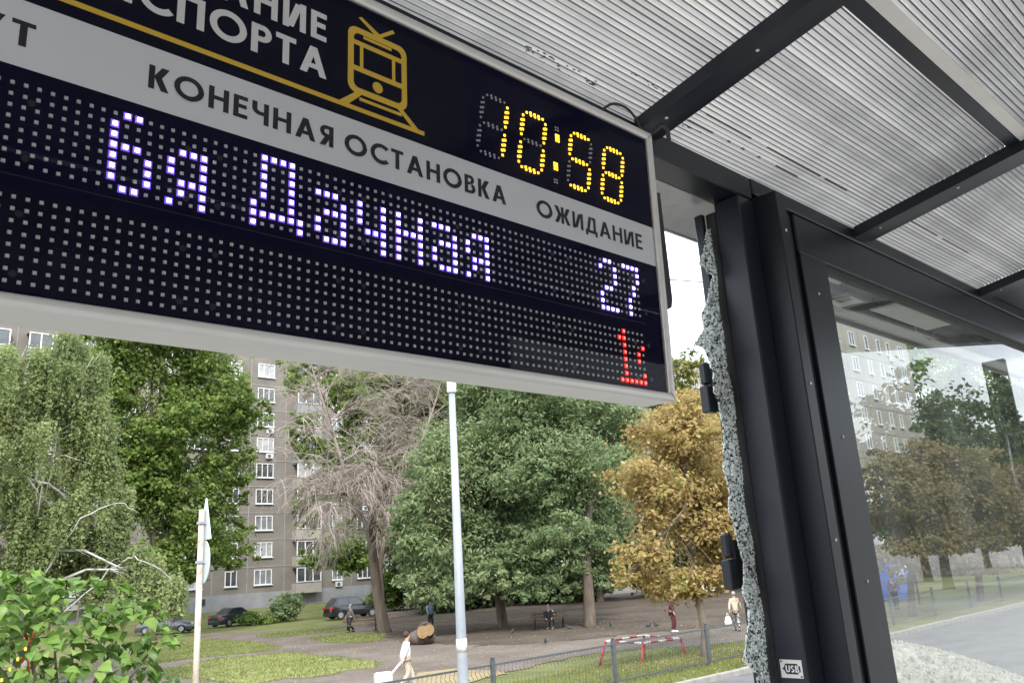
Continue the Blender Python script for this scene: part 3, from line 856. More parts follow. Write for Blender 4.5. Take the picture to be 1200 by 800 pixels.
bq(b, UL + 1, 73.3, -7.75, .75, -0.0004); m1_ = b.build('led_module', M['board_black'], board)
b = MB()
bq(b, UL + 1, 73.3, -17.6, -9.1, -0.0004); b.build('led_module', M['board_grey'], board)
b = MB(); bq(b, UL + 1, 73.3, -8.05, -7.95, 0.0005); b.build('seam_strip', M['dark_steel_side'], board)

def bplace(u, v, d): return bp(u, v, d)
put_text('КОНЕЧНАЯ ОСТАНОВКА', bplace, 2.5, 46.6, 3.5, 5.9, .2, M['print_black'], board, 0.0006, gap=.17, space=.5)
put_text('ОЖИДАНИЕ', bplace, 52.0, 74.0, 3.5, 5.9, .19, M['print_black'], board, 0.0006, gap=.16)
put_text('МАРШРУТ', bplace, -25.2, -6.75, 3.45, 5.8, .2, M['print_black'], board, 0.0006, gap=.17)
put_text('РАСПИСАНИЕ', bplace, -11.3, 20.68, 15.85, 19.25, .2, M['print_white'], board, 0.0006, gap=.17)
put_text('ТРАНСПОРТА', bplace, -11.3, 20.75, 11.35, 14.7, .2, M['print_white'], board, 0.0006, gap=.13)

# yellow line and tram pictogram
b = MB(); bq(b, UL + 1, 33.85, 8.95, 9.5, 0.0006); b.build('yellow_line', M['print_yellow'], board)
def ring_rr(b, x0, x1, y0, y1, r, t, d):
    def rr(x0, x1, y0, y1, r):
        P = []
        for cx, cy, a0 in ((x1 - r, y1 - r, 0), (x0 + r, y1 - r, 90), (x0 + r, y0 + r, 180), (x1 - r, y0 + r, 270)):
            for k in range(7): P.append((cx + r * math.cos(R(a0 + 15 * k)), cy + r * math.sin(R(a0 + 15 * k))))
        return P
    A, B = rr(x0, x1, y0, y1, r), rr(x0 + t, x1 - t, y0 + t, y1 - t, max(.05, r - t * .6))
    n = len(A)
    b.add([bp(*p, d) for p in A] + [bp(*p, d) for p in B], [(i, (i + 1) % n, n + (i + 1) % n, n + i) for i in range(n)])
b = MB(); e = 0.00004; k_ = [0]
def bpoly(pts):
    k_[0] += 1
    b.add([bp(*p, 0.0007 + e * k_[0]) for p in pts], [tuple(range(len(pts)))])
ring_rr(b, 23.4, 31.4, 11.15, 19.55, 1.15, .75, 0.0007)
bpoly(rc(24.1, 17.25, 30.7, 17.85)); bpoly(rc(24.1, 13.95, 30.7, 14.6))
bpoly(rc(24.95, 14.6, 25.4, 17.25)); bpoly(rc(29.3, 14.6, 29.75, 17.25))
bpoly(rc(25.4, 18.35, 29.25, 18.72))
bpoly([(27.32 + .68 * math.cos(R(a)), 12.85 + .68 * math.sin(R(a))) for a in range(0, 360, 15)])
bpoly([(24.75, 20.85), (25.15, 21.1), (27.6, 19.85), (27.1, 19.4)]); bpoly([(27.2, 19.55), (27.7, 19.4), (29.75, 20.95), (29.4, 21.25)])
bpoly([(24.4, 11.25), (25.3, 11.25), (23.5, 9.45), (22.3, 9.45)]); bpoly([(29.9, 11.25), (30.8, 11.25), (33.0, 9.45), (32.0, 9.45)])
bpoly(rc(24.9, 10.35, 30.6, 10.75))
b.build('tram_pictogram', M['print_yellow'], board)

# LED matrix
LIT = []                                     # (col,row) of the white text
def L_(cols): LIT.append(cols)
L_([(0, r) for r in range(1, 7)] + [(1, 0), (2, 0), (1, 3), (2, 3), (3, 4), (3, 5), (3, 6), (1, 7), (2, 7)])
ya = lambda c: [(c, 3), (c, 4), (c, 7), (c + 1, 2), (c + 2, 2), (c + 1, 5), (c + 2, 5), (c + 1, 6)] + [(c + 3, r) for r in range(2, 8)]
aa = lambda c: [(c, 2), (c + 1, 2), (c + 2, 2), (c + 1, 4), (c + 2, 4), (c, 5), (c, 6), (c + 1, 7), (c + 2, 7)] + [(c + 3, r) for r in range(3, 8)]
L_(ya(5))
L_([(14, r) for r in range(0, 5)] + [(13, 5), (13, 6), (13, 7), (15, 0), (16, 0), (18, 6), (18, 7), (14, 6), (15, 6), (16, 6)] + [(17, r) for r in range(0, 7)])
L_(aa(20))
L_([(25, 2), (25, 3), (25, 4), (26, 5), (27, 5)] + [(28, r) for r in range(2, 8)])
L_([(30, r) for r in range(2, 8)] + [(33, r) for r in range(2, 8)] + [(31, 4), (32, 4)])
L_(aa(35))
L_(ya(40))
L_([(65, 0), (66, 0), (64, 1), (67, 1), (67, 2), (67, 3), (66, 4), (65, 4), (64, 5), (64, 6), (64, 7), (65, 7), (66, 7), (67, 7)])
L_([(69, 0), (70, 0), (71, 0), (72, 0), (72, 1), (72, 2), (71, 3), (71, 4), (70, 5), (70, 6), (70, 7)])
REDS = [[(68, r) for r in range(8)] + [(67, 1), (67, 7), (69, 7)], [(72, 2), (71, 3), (71, 4), (72, 6), (70, 7), (71, 7), (72, 7)]]
lit = set(p for g in LIT for p in g)
red = set(p for g in REDS for p in g)
def dot(b, u, v, s=0.165, h=0.0022, sk=0.0):
    s2 = s * .8
    vs = [bp(u - s, v - s, 0), bp(u + s, v - s, 0), bp(u + s, v + s, 0), bp(u - s, v + s, 0), bp(u - s2, v - s2, h), bp(u + s2, v - s2, h), bp(u + s2, v + s2, h), bp(u - s2, v + s2, h)]
    b.add(vs, [(4, 5, 6, 7), (0, 1, 5, 4), (1, 2, 6, 5), (2, 3, 7, 6), (3, 0, 4, 7)])
rngl = random.Random(7)
for blk, skip, off in ((0, lit, 0.0), (1, red, -9.85)):
    b = MB()
    for c in range(-28, 73):
        for r_ in range(8):
            if (c, r_) in skip: continue
            dot(b, c + rngl.uniform(-.02, .02), off - r_ + rngl.uniform(-.02, .02))
    tag(b.build('led_dots', M['led_off'], board), kind='stuff')
for gl in LIT:
    b = MB()
    for c, r_ in gl:
        dot(b, c, -r_, 0.36, 0.0016)
        k0 = len(b.m); dot(b, c, -r_, 0.205, 0.0034); b.m[k0:] = [1] * (len(b.m) - k0)
    b.build('lit_character', [M['led_violet_halo'], M['led_white']], board)
for gl in REDS:
    b = MB()
    for c, r_ in gl:
        dot(b, c, -9.85 - r_, 0.35, 0.0016)
        k0 = len(b.m); dot(b, c, -9.85 - r_, 0.17, 0.0034); b.m[k0:] = [1] * (len(b.m) - k0)
    b.build('lit_character', [M['led_red_halo'], M['led_red']], board)
# screws and small parts on the modules
b = MB()
for c in range(-24, 73, 16):
    for v in (-1.4, -6.4, -11.2, -16.2):
        for du in (-1.5, 1.5):
            b.add([bp(c + du + .32 * math.cos(R(a)), v + .32 * math.sin(R(a)), 0.0004) for a in range(0, 360, 45)], [tuple(range(8))])
    for du in (-.55, -.2, .3, .6):
        for v in (-3.55, -13.4): dot(b, c + 5 + du, v + du * .15, .05, .0006)
tag(b.build('module_screws', M['dark_steel_side'], board), kind='stuff')

# clock: slanted seven-segment digits of paired diodes
SH = 0.17
def cl(x, y): return (x + (y - 9.7) * SH, y)
def seg_dots(x0, y0, x1, y1):
    """five pairs, staggered, along one segment"""
    d = Vector((x1 - x0, y1 - y0)); n = Vector((-d.y, d.x)).normalized() * .17; P = []
    for k in range(5):
        p = Vector((x0, y0)) + d * (k / 4)
        if k == 0: P.append(p - n * .0)
        elif k == 4: P.append(p + n * .0)
        else: P += [p + n - d * .02, p - n + d * .02]
    return P
def digit(u, on, name_on):
    w, y0, y1 = 4.2, 9.75, 18.15
    ym = (y0 + y1) / 2
    e_ = .62
    segs = {'a': (.6, y1, w - .6, y1), 'g': (.6, ym, w - .6, ym), 'd': (.6, y0, w - .6, y0),
            'f': (0, ym + e_, 0, y1 - e_), 'e': (0, y0 + e_, 0, ym - e_), 'b': (w, ym + e_, w, y1 - e_), 'c': (w, y0 + e_, w, ym - e_)}
    bo, bf = MB(), MB()
    for s_, q in segs.items():
        for p in seg_dots(*q):
            x, y = cl(u + p.x, p.y)
            dot(bo if s_ in on else bf, x, y, .16 if s_ in on else .13, 0.0025)
    bo.build('clock_digit', M['led_amber'], board)
    if bf.f: bf.build('clock_digit_unlit', M['led_off'], board)
digit(42.0, 'bc', 0); digit(49.05, 'abcdef', 0); digit(58.35, 'afgcd', 0); digit(65.45, 'abcdefg', 0)
b = MB(); b2 = MB()
for y in (11.75, 16.2):
    for dx in (-.22, .22):
        for dy in (-.42, 0, .42): dot(b, 56.15 + (y - 11.7) * .15 + dx, y + dy, .15, .0025)
for y in (9.6, 17.7):
    for dx in (-.22, .22):
        for dy in (-.3, .1): dot(b2, 56.0 + (y - 9.7) * .1 + dx, y + dy, .11, .0025)
b.build('clock_colon', M['led_amber'], board); b2.build('clock_colon_unlit', M['led_off'], board)
# front pane
b = MB(); bq(b, UL + 1.1, UR - 1.1, VB + 1.1, VT - 1.1, 0.0058); b.build('front_pane', M['board_pane'], board)
# bracket plate behind the right-hand end
b = MB(); b.prism([(2.18, 1.215), (2.205, 1.222), (2.205, .83), (2.195, .80), (2.175, .79)], 1.54, 1.56, 'y')
o = b.build('bracket', M['dark_steel_side'], board); o.location = -BO
for u in (-20, 20):
    b = MB(); x = u * PIT + BO.x; b.box(x - .02, x + .02, 1.44, 1.47, 1.27, ROOF(1.45) - 0.06)
    o = b.build('hanger', M['dark_steel'], board); o.location = -BO

# ------------------------------------------------------------------ the shattered door
SL = [(2.837, 1.317), (2.746, 1.144), (2.83, 1.107), (2.785, 1.014), (2.723, 0.92), (2.732, 0.868), (2.637, 0.784), (2.705, 0.780), (2.74, 0.7), (2.732, 0.606), (2.753, 0.571), (2.754, 0.47), (2.737, 0.32), (2.755, 0.224), (2.727, 0.153), (2.756, 0.106), (2.765, 0.046), (2.786, -0.036), (2.741, -0.149), (2.769, -0.196), (2.766, -0.253), (2.731, -0.303), (2.702, -0.378), (2.773, -0.429), (2.774, -0.60), (2.75, -0.9), (2.78, -1.4)]
SR = [(2.858, 1.323), (2.858, 1.011), (2.857, 0.632), (2.857, 0.225), (2.86, -0.158), (2.86, -0.60), (2.86, -1.4)]
door = tag(empty('shattered_door', (2.83, 1.77, FLOOR + 0.06)), 'remains of a shattered glass door, white crazed shards clinging beside the dark post', 'door')
DO = Vector((2.83, 1.77, FLOOR + 0.06))
rg = random.Random(11)
bd = [Vector(p) for p in SL] + [Vector(p) for p in reversed(SR)]
fine = []
for i in range(len(bd)):
    a, c = bd[i], bd[(i + 1) % len(bd)]
    k = max(1, int((c - a).length / 0.012))
    for j in range(k):
        fine.append(a.lerp(c, j / k) + Vector((rg.uniform(-.003, .003), rg.uniform(-.003, .003))))
nb = len(fine)
def ins(p, P):
    c = False
    for i in range(len(P)):
        a, d = P[i], P[i - 1]
        if (a.y > p[1]) != (d.y > p[1]) and p[0] < (d.x - a.x) * (p[1] - a.y) / (d.y - a.y) + a.x: c = not c
    return c
inn = []
zz = -1.4
while zz < 1.32:
    xx = 2.63
    while xx < 2.86:
        q = (xx + rg.uniform(-.003, .003), zz + rg.uniform(-.004, .004))
        if ins(q, bd): inn.append(Vector(q))
        xx += 0.0095
    zz += 0.0105
vs, es, fs, *_ = delaunay_2d_cdt(fine + inn, [(i, (i + 1) % nb) for i in range(nb)], [], 1, 1e-5)
b = MB()
for f in fs:
    P = [vs[i] for i in f]
    c = sum(P, Vector((0, 0))) / len(P)
    ax, az = rg.gauss(0, .4), rg.gauss(0, .4)
    curl = 0.004 * math.sin(c.y * 9) + 0.003 * math.sin(c.y * 23 + c.x * 30)
    t_, bt = [], []
    for p in P:
        q = c + (p - c) * 0.80
        y = 1.765 + curl + (q.x - c.x) * ax + (q.y - c.y) * az
        t_.append((q.x - DO.x, y - DO.y, q.y - DO.z)); bt.append((q.x - DO.x, y - DO.y + 0.005, q.y - DO.z))
    n = len(P)
    b.add(t_ + bt, [tuple(range(n)), tuple(reversed(range(n, 2 * n)))] + [(i, n + i, n + (i + 1) % n, (i + 1) % n) for i in range(n)])
tag(b.build('glass_shards', M['crazed_glass'], door), kind='stuff')
dd = lambda mb, nm, mt: setattr(mb.build(nm, mt, door), 'location', -DO)
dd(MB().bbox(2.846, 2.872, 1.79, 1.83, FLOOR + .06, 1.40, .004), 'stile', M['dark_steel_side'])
dd(MB().bbox(2.872, 2.90, 1.742, 1.79, FLOOR + .06, 1.40, .004), 'gasket', M['rubber'])
for zc in (0.645, -0.025, -0.9):
    dd(MB().bbox(2.745, 2.785, 1.80, 1.835, zc + .002, zc + .095, .008), 'hinge', M['dark_steel_side'])
    dd(MB().bbox(2.742, 2.795, 1.80, 1.84, zc - .11, zc - .002, .004), 'hinge', M['dark_steel_side'])
    dd(MB().box(2.796, 2.85, 1.805, 1.825, zc - .10, zc + .07), 'hinge_leaf', M['rubber'])

# ------------------------------------------------------------------ trees
def unit(v): return v / np.maximum(np.linalg.norm(v, axis=1, keepdims=True), 1e-9)
def leaf_quads(P, N, size, rng, asp=1.5, droop=0.0):
    """one small folded rhomb per point"""
    n = len(P)
    t = rng.normal(size=(n, 3)); t[:, 2] -= droop
    t = unit(t - N * np.sum(t * N, 1, keepdims=True))
    s = np.cross(N, t)
    L = (size * rng.uniform(.6, 1.35, n))[:, None]
    a = P - t * L * asp * .5
    c = P + t * L * asp * .5
    l = P + s * L * .5 + N * L * .12
    r = P - s * L * .5 + N * L * .12
    V = np.stack([a, r, c, l], 1).reshape(-1, 3)
    F = np.arange(4 * n).reshape(-1, 4)
    return V, F

def crown_points(lobes, n, rng, per=38, cl=0.20, shell=2.6):
    w = np.array([l[3] ** 1.6 * l[4] for l in lobes]); w /= w.sum()
    nc = max(1, n // per)
    k = rng.choice(len(lobes), nc, p=w)
    L = np.array(lobes)[k]
    d = unit(rng.normal(size=(nc, 3)))
    rad = rng.uniform(0, 1, nc) ** (1 / shell)
    rr = np.stack([L[:, 3], L[:, 3], L[:, 4]], 1)
    C = L[:, :3] + d * rr * rad[:, None]
    cs = cl * (L[:, 3] * L[:, 4]) ** .5 * rng.uniform(.6, 1.3, nc)
    m = rng.poisson(per, nc)
    idx = np.repeat(np.arange(nc), m)
    off = rng.normal(size=(len(idx), 3)); off[:, 2] *= .6
    P = C[idx] + off * cs[idx][:, None]
    out_ = unit(P - L[idx][:, :3])
    N = unit(out_ * .55 + np.array([0, 0, .55]) + rng.normal(size=P.shape) * .55)
    return P, N, C

def limbs(base, lobes, rng, r0, mat, parent, name='trunk', fork=None, wig=.25, twigs=5, lean=(0, 0)):
    base = Vector(base)
    zs = [l[2] for l in lobes]
    top = Vector(max(lobes, key=lambda l: l[2])[:3])
    cen = Vector(np.average(np.array([l[:3] for l in lobes]), axis=0))
    fz = fork if fork is not None else base.z + (min(zs) - base.z) * .8
    fk = Vector((base.x + (cen.x - base.x) * .25 + lean[0], base.y + (cen.y - base.y) * .25 + lean[1], fz))
    b = MB()
    b.tube([base + Vector((0, 0, -.2)), base + Vector((0, 0, .25)), base.lerp(fk, .5) + Vector((rng.normal() * .06, rng.normal() * .06, 0)), fk, fk.lerp(top, .5) + Vector((rng.normal() * wig, rng.normal() * wig, 0)), top],
           [r0 * 1.5, r0 * 1.08, r0, r0 * .85, r0 * .45, r0 * .1], 9)
    for l in lobes:
        c = Vector(l[:3]); s = fk.lerp(top, float(rng.uniform(0, .6)) if c.z > fz else float(rng.uniform(0, .1)))
        mid = s.lerp(c, .5) + Vector((rng.normal() * wig, rng.normal() * wig, .25 * (c - s).length * .5))
        b.tube([s, mid, c], [r0 * .4, r0 * .24, r0 * .1], 6)
        for k in range(twigs):
            d = Vector(rng.normal(size=3)).normalized()
            e_ = c + Vector((d.x * l[3], d.y * l[3], d.z * l[4])) * .85
            st = mid.lerp(c, float(rng.uniform(0, 1)))
            b.tube([st, st.lerp(e_, .55) + Vector((0, 0, .1 * l[3])), e_], [r0 * .13, r0 * .08, r0 * .03], 4)
    o = b.build(name, mat, parent, True); o.location = -Vector(parent.location)
    return o

def tree(name, label, base, lobes, n, size, leaf, bark, seed, r0=.2, group=None, fork=None, droop=0.0, per=38, cl=.2, twigs=5, shell=2.6, asp=1.5, lean=(0, 0), boughs=12, zmin=1.2):
    rng = np.random.default_rng(seed)
    t = tag(empty(name, base), label, 'tree', group)
    limbs(base, lobes, rng, r0, bark, t, fork=fork, twigs=twigs, lean=lean)
    sub = []
    for l in lobes:
        sub.append((l[0], l[1], l[2], l[3] * .82, l[4] * .82))
        for j in range(boughs):
            d = rng.normal(size=3); d /= np.linalg.norm(d)
            q = rng.uniform(.45, 1.0); f = rng.uniform(.28, .5)
            sub.append((l[0] + d[0] * l[3] * q, l[1] + d[1] * l[3] * q, l[2] + d[2] * l[4] * q, l[3] * f, l[4] * f * .8))
    P, N, C = crown_points(sub, n, rng, per, cl * 1.15, shell)
    ok = P[:, 2] > base[2] + zmin
    P, N = P[ok], N[ok]
    V, F = leaf_quads(P, N, size, rng, asp, droop)
    o = inst('crown', fast_mesh('crown', V - np.array(base), F, leaf), t)
    return t

def gnd(x, y): return (x, y, gz(y))
# weeping birch on the left: white limbs, hanging strands
def weeping(name, label, base, lobes, n_str, size, leaf, bark, seed, r0):
    rng = np.random.default_rng(seed)
    t = tag(empty(name, base), label, 'tree')
    limbs(base, lobes, rng, r0, bark, t, twigs=4)
    Ps, Ns = [], []
    st = MB()
    sub = []
    for l in lobes:
        for j in range(9):
            d = rng.normal(size=3); d /= np.linalg.norm(d); q = rng.uniform(.3, 1.0)
            sub.append((l[0] + d[0] * l[3] * q, l[1] + d[1] * l[3] * q, l[2] + d[2] * l[4] * q + .2, .55, .42))
    lobes = sub
    w = np.array([l[3] * l[4] for l in lobes]); w /= w.sum()
    for k in range(n_str):
        l = lobes[rng.choice(len(lobes), p=w)]
        d = rng.normal(size=3); d /= np.linalg.norm(d)
        s = np.array(l[:3]) + d * np.array([l[3], l[3], l[4]]) * rng.uniform(.2, 1.0)
        ln = rng.uniform(.5, 2.3)
        sway = rng.normal(size=2) * .18
        m = int(ln * 16)
        q = rng.uniform(0, 1, m)
        P = s + np.stack([sway[0] * q ** 2, sway[1] * q ** 2, -ln * q], 1) + rng.normal(size=(m, 3)) * np.array([.055, .055, .06])
        Ps.append(P); Ns.append(unit(np.stack([np.full(m, d[0]), np.full(m, d[1]), np.full(m, .3)], 1) + rng.normal(size=(m, 3)) * .6))
        if k % 9 == 0:
            st.tube([s, s + np.array([0, 0, -ln * .5]), s + np.array([sway[0], sway[1], -ln])], [.012, .008, .004], 3)
    P, N = np.concatenate(Ps), np.concatenate(Ns)
    ok = ~((P[:, 2] < -1.1) & (P[:, 0] > 9.3)); P, N = P[ok], N[ok]
    V, F = leaf_quads(P, N, size, rng, 1.7, .8)
    inst('crown', fast_mesh('crown', V - np.array(base), F, leaf), t)
    o = st.build('hanging_twigs', M['bark_pale'], t); o.location = -Vector(base); tag(o, kind='stuff')
    # arched pale limbs that show through the leaves
    b = MB()
    for pts, r_ in (([(8.4, 35.2, .5), (9.4, 34.4, 2.7), (10.6, 34, 3.2), (11.3, 33.8, 2.9)], .05),
                    ([(10.6, 34.0, .9), (11.0, 33.6, 1.15), (11.2, 33.2, 1.15), (12.2, 33, .5), (12.5, 33, -.4)], .05), ([(9.0, 35, -.8), (9.9, 33.9, .2), (10.4, 33.6, .9), (10.9, 33.4, .8)], .04),
                    ([(8.0, 34.8, 2.8), (8.15, 34.5, 5.6)], .05)):
        rj = random.Random(int(pts[0][0] * 100)); pts = [p + Vector((rj.uniform(-.07, .07), 0, rj.uniform(-.07, .07))) for p in smooth(pts, 4)]
        b.tube(pts, [r_ * .7 * (1 - .75 * i / len(pts)) for i in range(len(pts))], 6)
    o = b.build('limb', M['bark_birch'], t, True); o.location = -Vector(base)
    return t
BIRCH = [(7.02, 36, 6.33, 1.48, 1.65), (9.24, 36, 8.97, 1.23, 1.41), (8.76, 36, 3.09, 1.66, 1.66), (10.99, 36, 2.41, 1.21, 1.38), (7.8, 36, 0.59, 1.59, 1.27), (10.06, 36, 6.53, 1.23, 1.58), (6.81, 36, 8.68, 1.84, 1.67), (8.41, 36, 7.46, 1.71, 2.05), (8.0, 36, 5.06, 2.66, 2.33), (10.23, 36, 4.11, 1.73, 2.76), (7.64, 36, 2.46, 1.94, 2.58), (9.79, 36, 1.45, 2.01, 1.67), (11.4, 34, 0.75, 1.0, 0.8), (12.4, 33.5, -.1, .75, .6), (4.9, 36, 5.56, 2.5, 3.75), (5.31, 36, 9.51, 2.28, 2.28)]
weeping('birch_tree', 'weeping birch with hanging pale green strands behind the leafy shrub', gnd(7.4, 36.5), BIRCH, 8200, .08, M['leaf_birch'], M['bark_birch'], 21, .22)

MAPLE = [(17.5, 60, 13.6, 2.2, 2.6), (17.0, 60, 8.0, 1.9, 2.6), (16.8, 60, 17.2, 2.2, 2.4), (27.0, 60, 13.0, 2.2, 3.0), (26.2, 60, 8.6, 2.4, 2.4), (27.5, 60, 4.2, 1.6, 1.2), (18.74, 60, 15.33, 3.05, 2.75), (24.31, 60, 15.32, 3.57, 2.92), (22.25, 60, 11.25, 4.4, 3.5), (19.78, 60, 7.48, 3.3, 3.3), (23.12, 60, 5.73, 4.0, 3.4), (25.74, 60, 2.67, 2.99, 1.87), (21.82, 60, 1.63, 3.27, 1.78), (17.87, 60, 10.96, 2.2, 3.9), (20.3, 60, 19.42, 5.06, 3.79)]
tree('maple_tree', 'dense dark green tree in front of the flats beside the birch', gnd(21.5, 60.5), MAPLE, 84000, .2, M['leaf_maple'], M['bark_brown'], 22, .3, cl=.17)
BACKG = [(33.37, 62, 16.73, 1.46, 2.92), (34.2, 62, 11.64, 1.73, 2.88), (33.92, 62, 5.96, 1.55, 2.4), (37.31, 62, 8.86, 2.4, 3.67), (39.97, 62, 13.52, 2.9, 3.83), (37.27, 62, 2.43, 2.87, 2.87), (44.33, 62, 4.47, 3.3, 3.86), (47.94, 62, 9.19, 3.0, 4.05), (48.07, 62, 1.34, 3.15, 2.8), (43.81, 62, 17.88, 4.02, 3.22), (36.94, 62, 17.12, 2.26, 3.02), (43.5, 62, 9.5, 3.2, 4.0), (46.67, 62, 14.84, 4.08, 4.08)]
tree('elm_tree', 'olive green tree standing behind the bare drooping tree', gnd(41.5, 62.5), BACKG, 66000, .22, M['leaf_maple'], M['bark_brown'], 23, .3, cl=.16)
W1 = [(28.2, 36, -1.2, 1.5, .8), (31.0, 35.5, -1.1, 1.8, .8), (33.5, 36, -1.0, 1.6, .8), (26.8, 37, 3.2, 1.5, 1.8), (30.13, 37, 5.04, 2.95, 3.94), (33.69, 37, 8.26, 4.2, 3.15), (31.14, 37, 0.71, 3.9, 2.4), (27.52, 37, 0.84, 2.08, 2.0), (33.98, 37, 3.09, 3.59, 3.59), (28.6, 37, -0.9, 2.2, 1.0), (26.33, 37, -0.8, 1.0, 0.8), (33.95, 37, 11.52, 4.29, 2.68)]
tree('ash_tree', 'broad silvery green tree behind the grey lamp post', gnd(33.1, 37.4), W1, 100000, .105, M['leaf_willow'], M['bark_brown'], 24, .28, cl=.15, droop=.6, asp=2.6, fork=.5)
W2 = [(31.2, 32, -1.2, 1.6, .8), (34.6, 32, -1.0, 1.6, .8), (36.9, 32.5, -1.2, 1.3, .8), (38.6, 33, 1.5, 1.6, 2.2), (40.2, 33, 8.0, 2.0, 2.6), (33.86, 33, 5.64, 3.92, 3.68), (35.67, 33, 2.74, 2.72, 3.3), (32.65, 33, 0.75, 3.4, 1.9), (36.6, 33, 0.6, 1.6, 1.9), (33.52, 33, 9.1, 3.98, 2.49), (38.98, 33, 4.79, 1.83, 3.66), (37.45, 33, 11.06, 3.18, 2.65)]
tree('ash_tree', 'broad green tree between the lamp post and the golden chestnut', gnd(33.8, 31.2), W2, 100000, .105, M['leaf_willow'], M['bark_brown'], 25, .3, cl=.15, droop=.6, asp=2.6, fork=.4)
GOLD = [(22.2, 15.6, 4.7, 1.0, .7), (21.5, 15.6, 3.75, 1.7, 1.0), (20.17, 15.6, 2.05, 1.24, 1.0), (22.85, 15.6, 2.09, 1.6, 1.5), (19.42, 15.6, 0.0, 1.04, 0.85), (21.12, 15.6, -0.8, 1.5, 0.62), (23.57, 15.6, -0.05, 1.2, 1.1), (25.21, 15.6, 3.0, 1.34, 1.8), (18.6, 15.6, -0.55, 0.5, 0.35), (22.33, 15.6, 0.75, 1.62, 1.0)]
tree('chestnut_tree', 'golden brown chestnut tree behind the fence next to the shattered glass', gnd(21.75, 15.5), GOLD, 52000, .09, M['leaf_gold'], M['bark_pale'], 26, .13, cl=.25, per=26, fork=-1.35, twigs=7)
G2 = [(37.99, 15.0, 1.54, 2.18, 2.33), (34.9, 15.0, -0.53, 1.57, 1.0), (40.41, 15.0, -0.2, 1.74, 1.5), (35.26, 15.0, 2.24, 1.44, 1.79), (40.36, 15.0, 3.51, 1.79, 1.19)]
tree('chestnut_tree', 'brown leaved tree seen through the pane beside its left edge', gnd(35.7, 15.1), G2, 26000, .125, M['leaf_brown'], M['bark_brown'], 27, .14, cl=.2, per=26)
G3 = [(45.87, 15.2, 1.58, 2.16, 3.02), (45.01, 15.2, -0.6, 1.89, 1.4), (50.06, 15.2, 1.15, 2.3, 2.76), (43.69, 15.2, 2.82, 1.68, 1.68)]
tree('chestnut_tree', 'brown leaved tree seen in the middle of the pane', gnd(43.8, 15.2), G3, 26000, .125, M['leaf_brown'], M['bark_brown'], 28, .16, cl=.2, per=26)
YG = [(57.35, 40, 14.35, 1.89, 2.91), (55.06, 40, 11.58, 2.11, 2.46), (60.79, 40, 12.0, 1.87, 2.24), (57.5, 40, 7, 3, 4)]
tree('lime_tree', 'thin yellow green tree top against the white sky', gnd(57.5, 40), YG, 11000, .24, M['leaf_lime'], M['bark_brown'], 29, .2, cl=.24)
D1 = [(54.42, 48, 6.91, 4.47, 6.7), (51.37, 48, 0.4, 4.23, 2.4), (56.88, 48, 0.8, 3.72, 3.2), (48.54, 48, 11.03, 5.2, 5.2), (60.05, 48, -0.8, 4.0, 1.6)]
tree('linden_tree', 'dark green tree filling the back of the square behind the ash trees', gnd(54, 48.5), D1, 16000, .34, M['leaf_dark'], M['bark_brown'], 30, .3, cl=.18)
D2 = [(62.71, 45, 4.5, 4.4, 4.6), (68.54, 45, 2.08, 4.84, 4.84), (62.38, 45, -0.8, 5.0, 2.2), (75.84, 45, 5.0, 5.23, 5.5), (74.79, 45, -1.2, 5.6, 2.4)]
tree('linden_tree', 'dark tree behind the golden chestnut', gnd(67, 45.5), D2, 16000, .34, M['leaf_dark'], M['bark_brown'], 31, .3, cl=.18)
D3 = [(51.28, 60, 13.17, 6.63, 6.63), (55.1, 60, 5.02, 7.49, 6.66), (48.47, 60, 1.9, 6.5, 4.2), (57.95, 60, -0.6, 5.84, 1.8)]
tree('linden_tree', 'tall dull green tree at the back between the flats and the ash trees', gnd(52.5, 60.5), D3, 16000, .40, M['leaf_dark'], M['bark_brown'], 32, .35, cl=.17)
GG = [(118, 44, 24, 5, 5), (130, 44, 22, 7, 7), (142, 44, 24, 8, 8), (155, 44, 20, 9, 9), (150, 40, 6, 9, 7), (112, 40, 5, 6, 6), (116.86, 40, 16.0, 2.86, 5.2), (110.93, 40, 10.56, 4.34, 4.34), (128.71, 40, 13.0, 7.32, 6.5), (140.47, 40, 10.59, 7.74, 7.0)]
for i, (w_, q) in enumerate([('beside the end of the pale flats', [0, 5, 6, 7]), ('in the middle behind the dark poplars', [1, 2, 8]), ('farthest along the road', [3, 4, 9])]):
    L_o = [GG[k] for k in q]
    tree('elm_tree', 'far green tree seen through the pane, ' + w_, gnd(L_o[0][0], 42), L_o, 13500, .36, M['leaf_maple'], M['bark_brown'], 133 + i, .35, group='far trees behind the pane', cl=.2)
GB = [(72.98, 30, 2.35, 3.64, 3.64), (83.64, 30, 1.2, 4.79, 4.4), (97.1, 30, 0.6, 5.33, 4.0), (62.58, 30, 0.6, 3.9, 2.6)]
for i, (w_, L_o) in enumerate([('close to the frame of the pane', GB[3]), ('left of the middle of the pane', GB[0]), ('right of the middle of the pane', GB[1]), ('at the far edge of the pane', GB[2])]):
    tree('linden_tree', 'dark low tree behind the brown trees, ' + w_, gnd(L_o[0], 30), [L_o, (L_o[0] + .8, 30, L_o[2] - .8, L_o[3] * .8, L_o[4] * .7)], 4000, .36, M['leaf_dark'], M['bark_brown'], 140 + i, .2, group='low dark trees behind the pane', cl=.2)
PO = [(84.49, 30, 10.0, 1.83, 4.98), (93.19, 30, 11.5, 1.97, 6.71), (100.64, 30, 11.0, 2.08, 7.08), (109.1, 30, 12.0, 2.41, 7.04), (86.23, 30, 5.0, 3.32, 4.14), (99.97, 30, 4.06, 3.68, 4.6)]
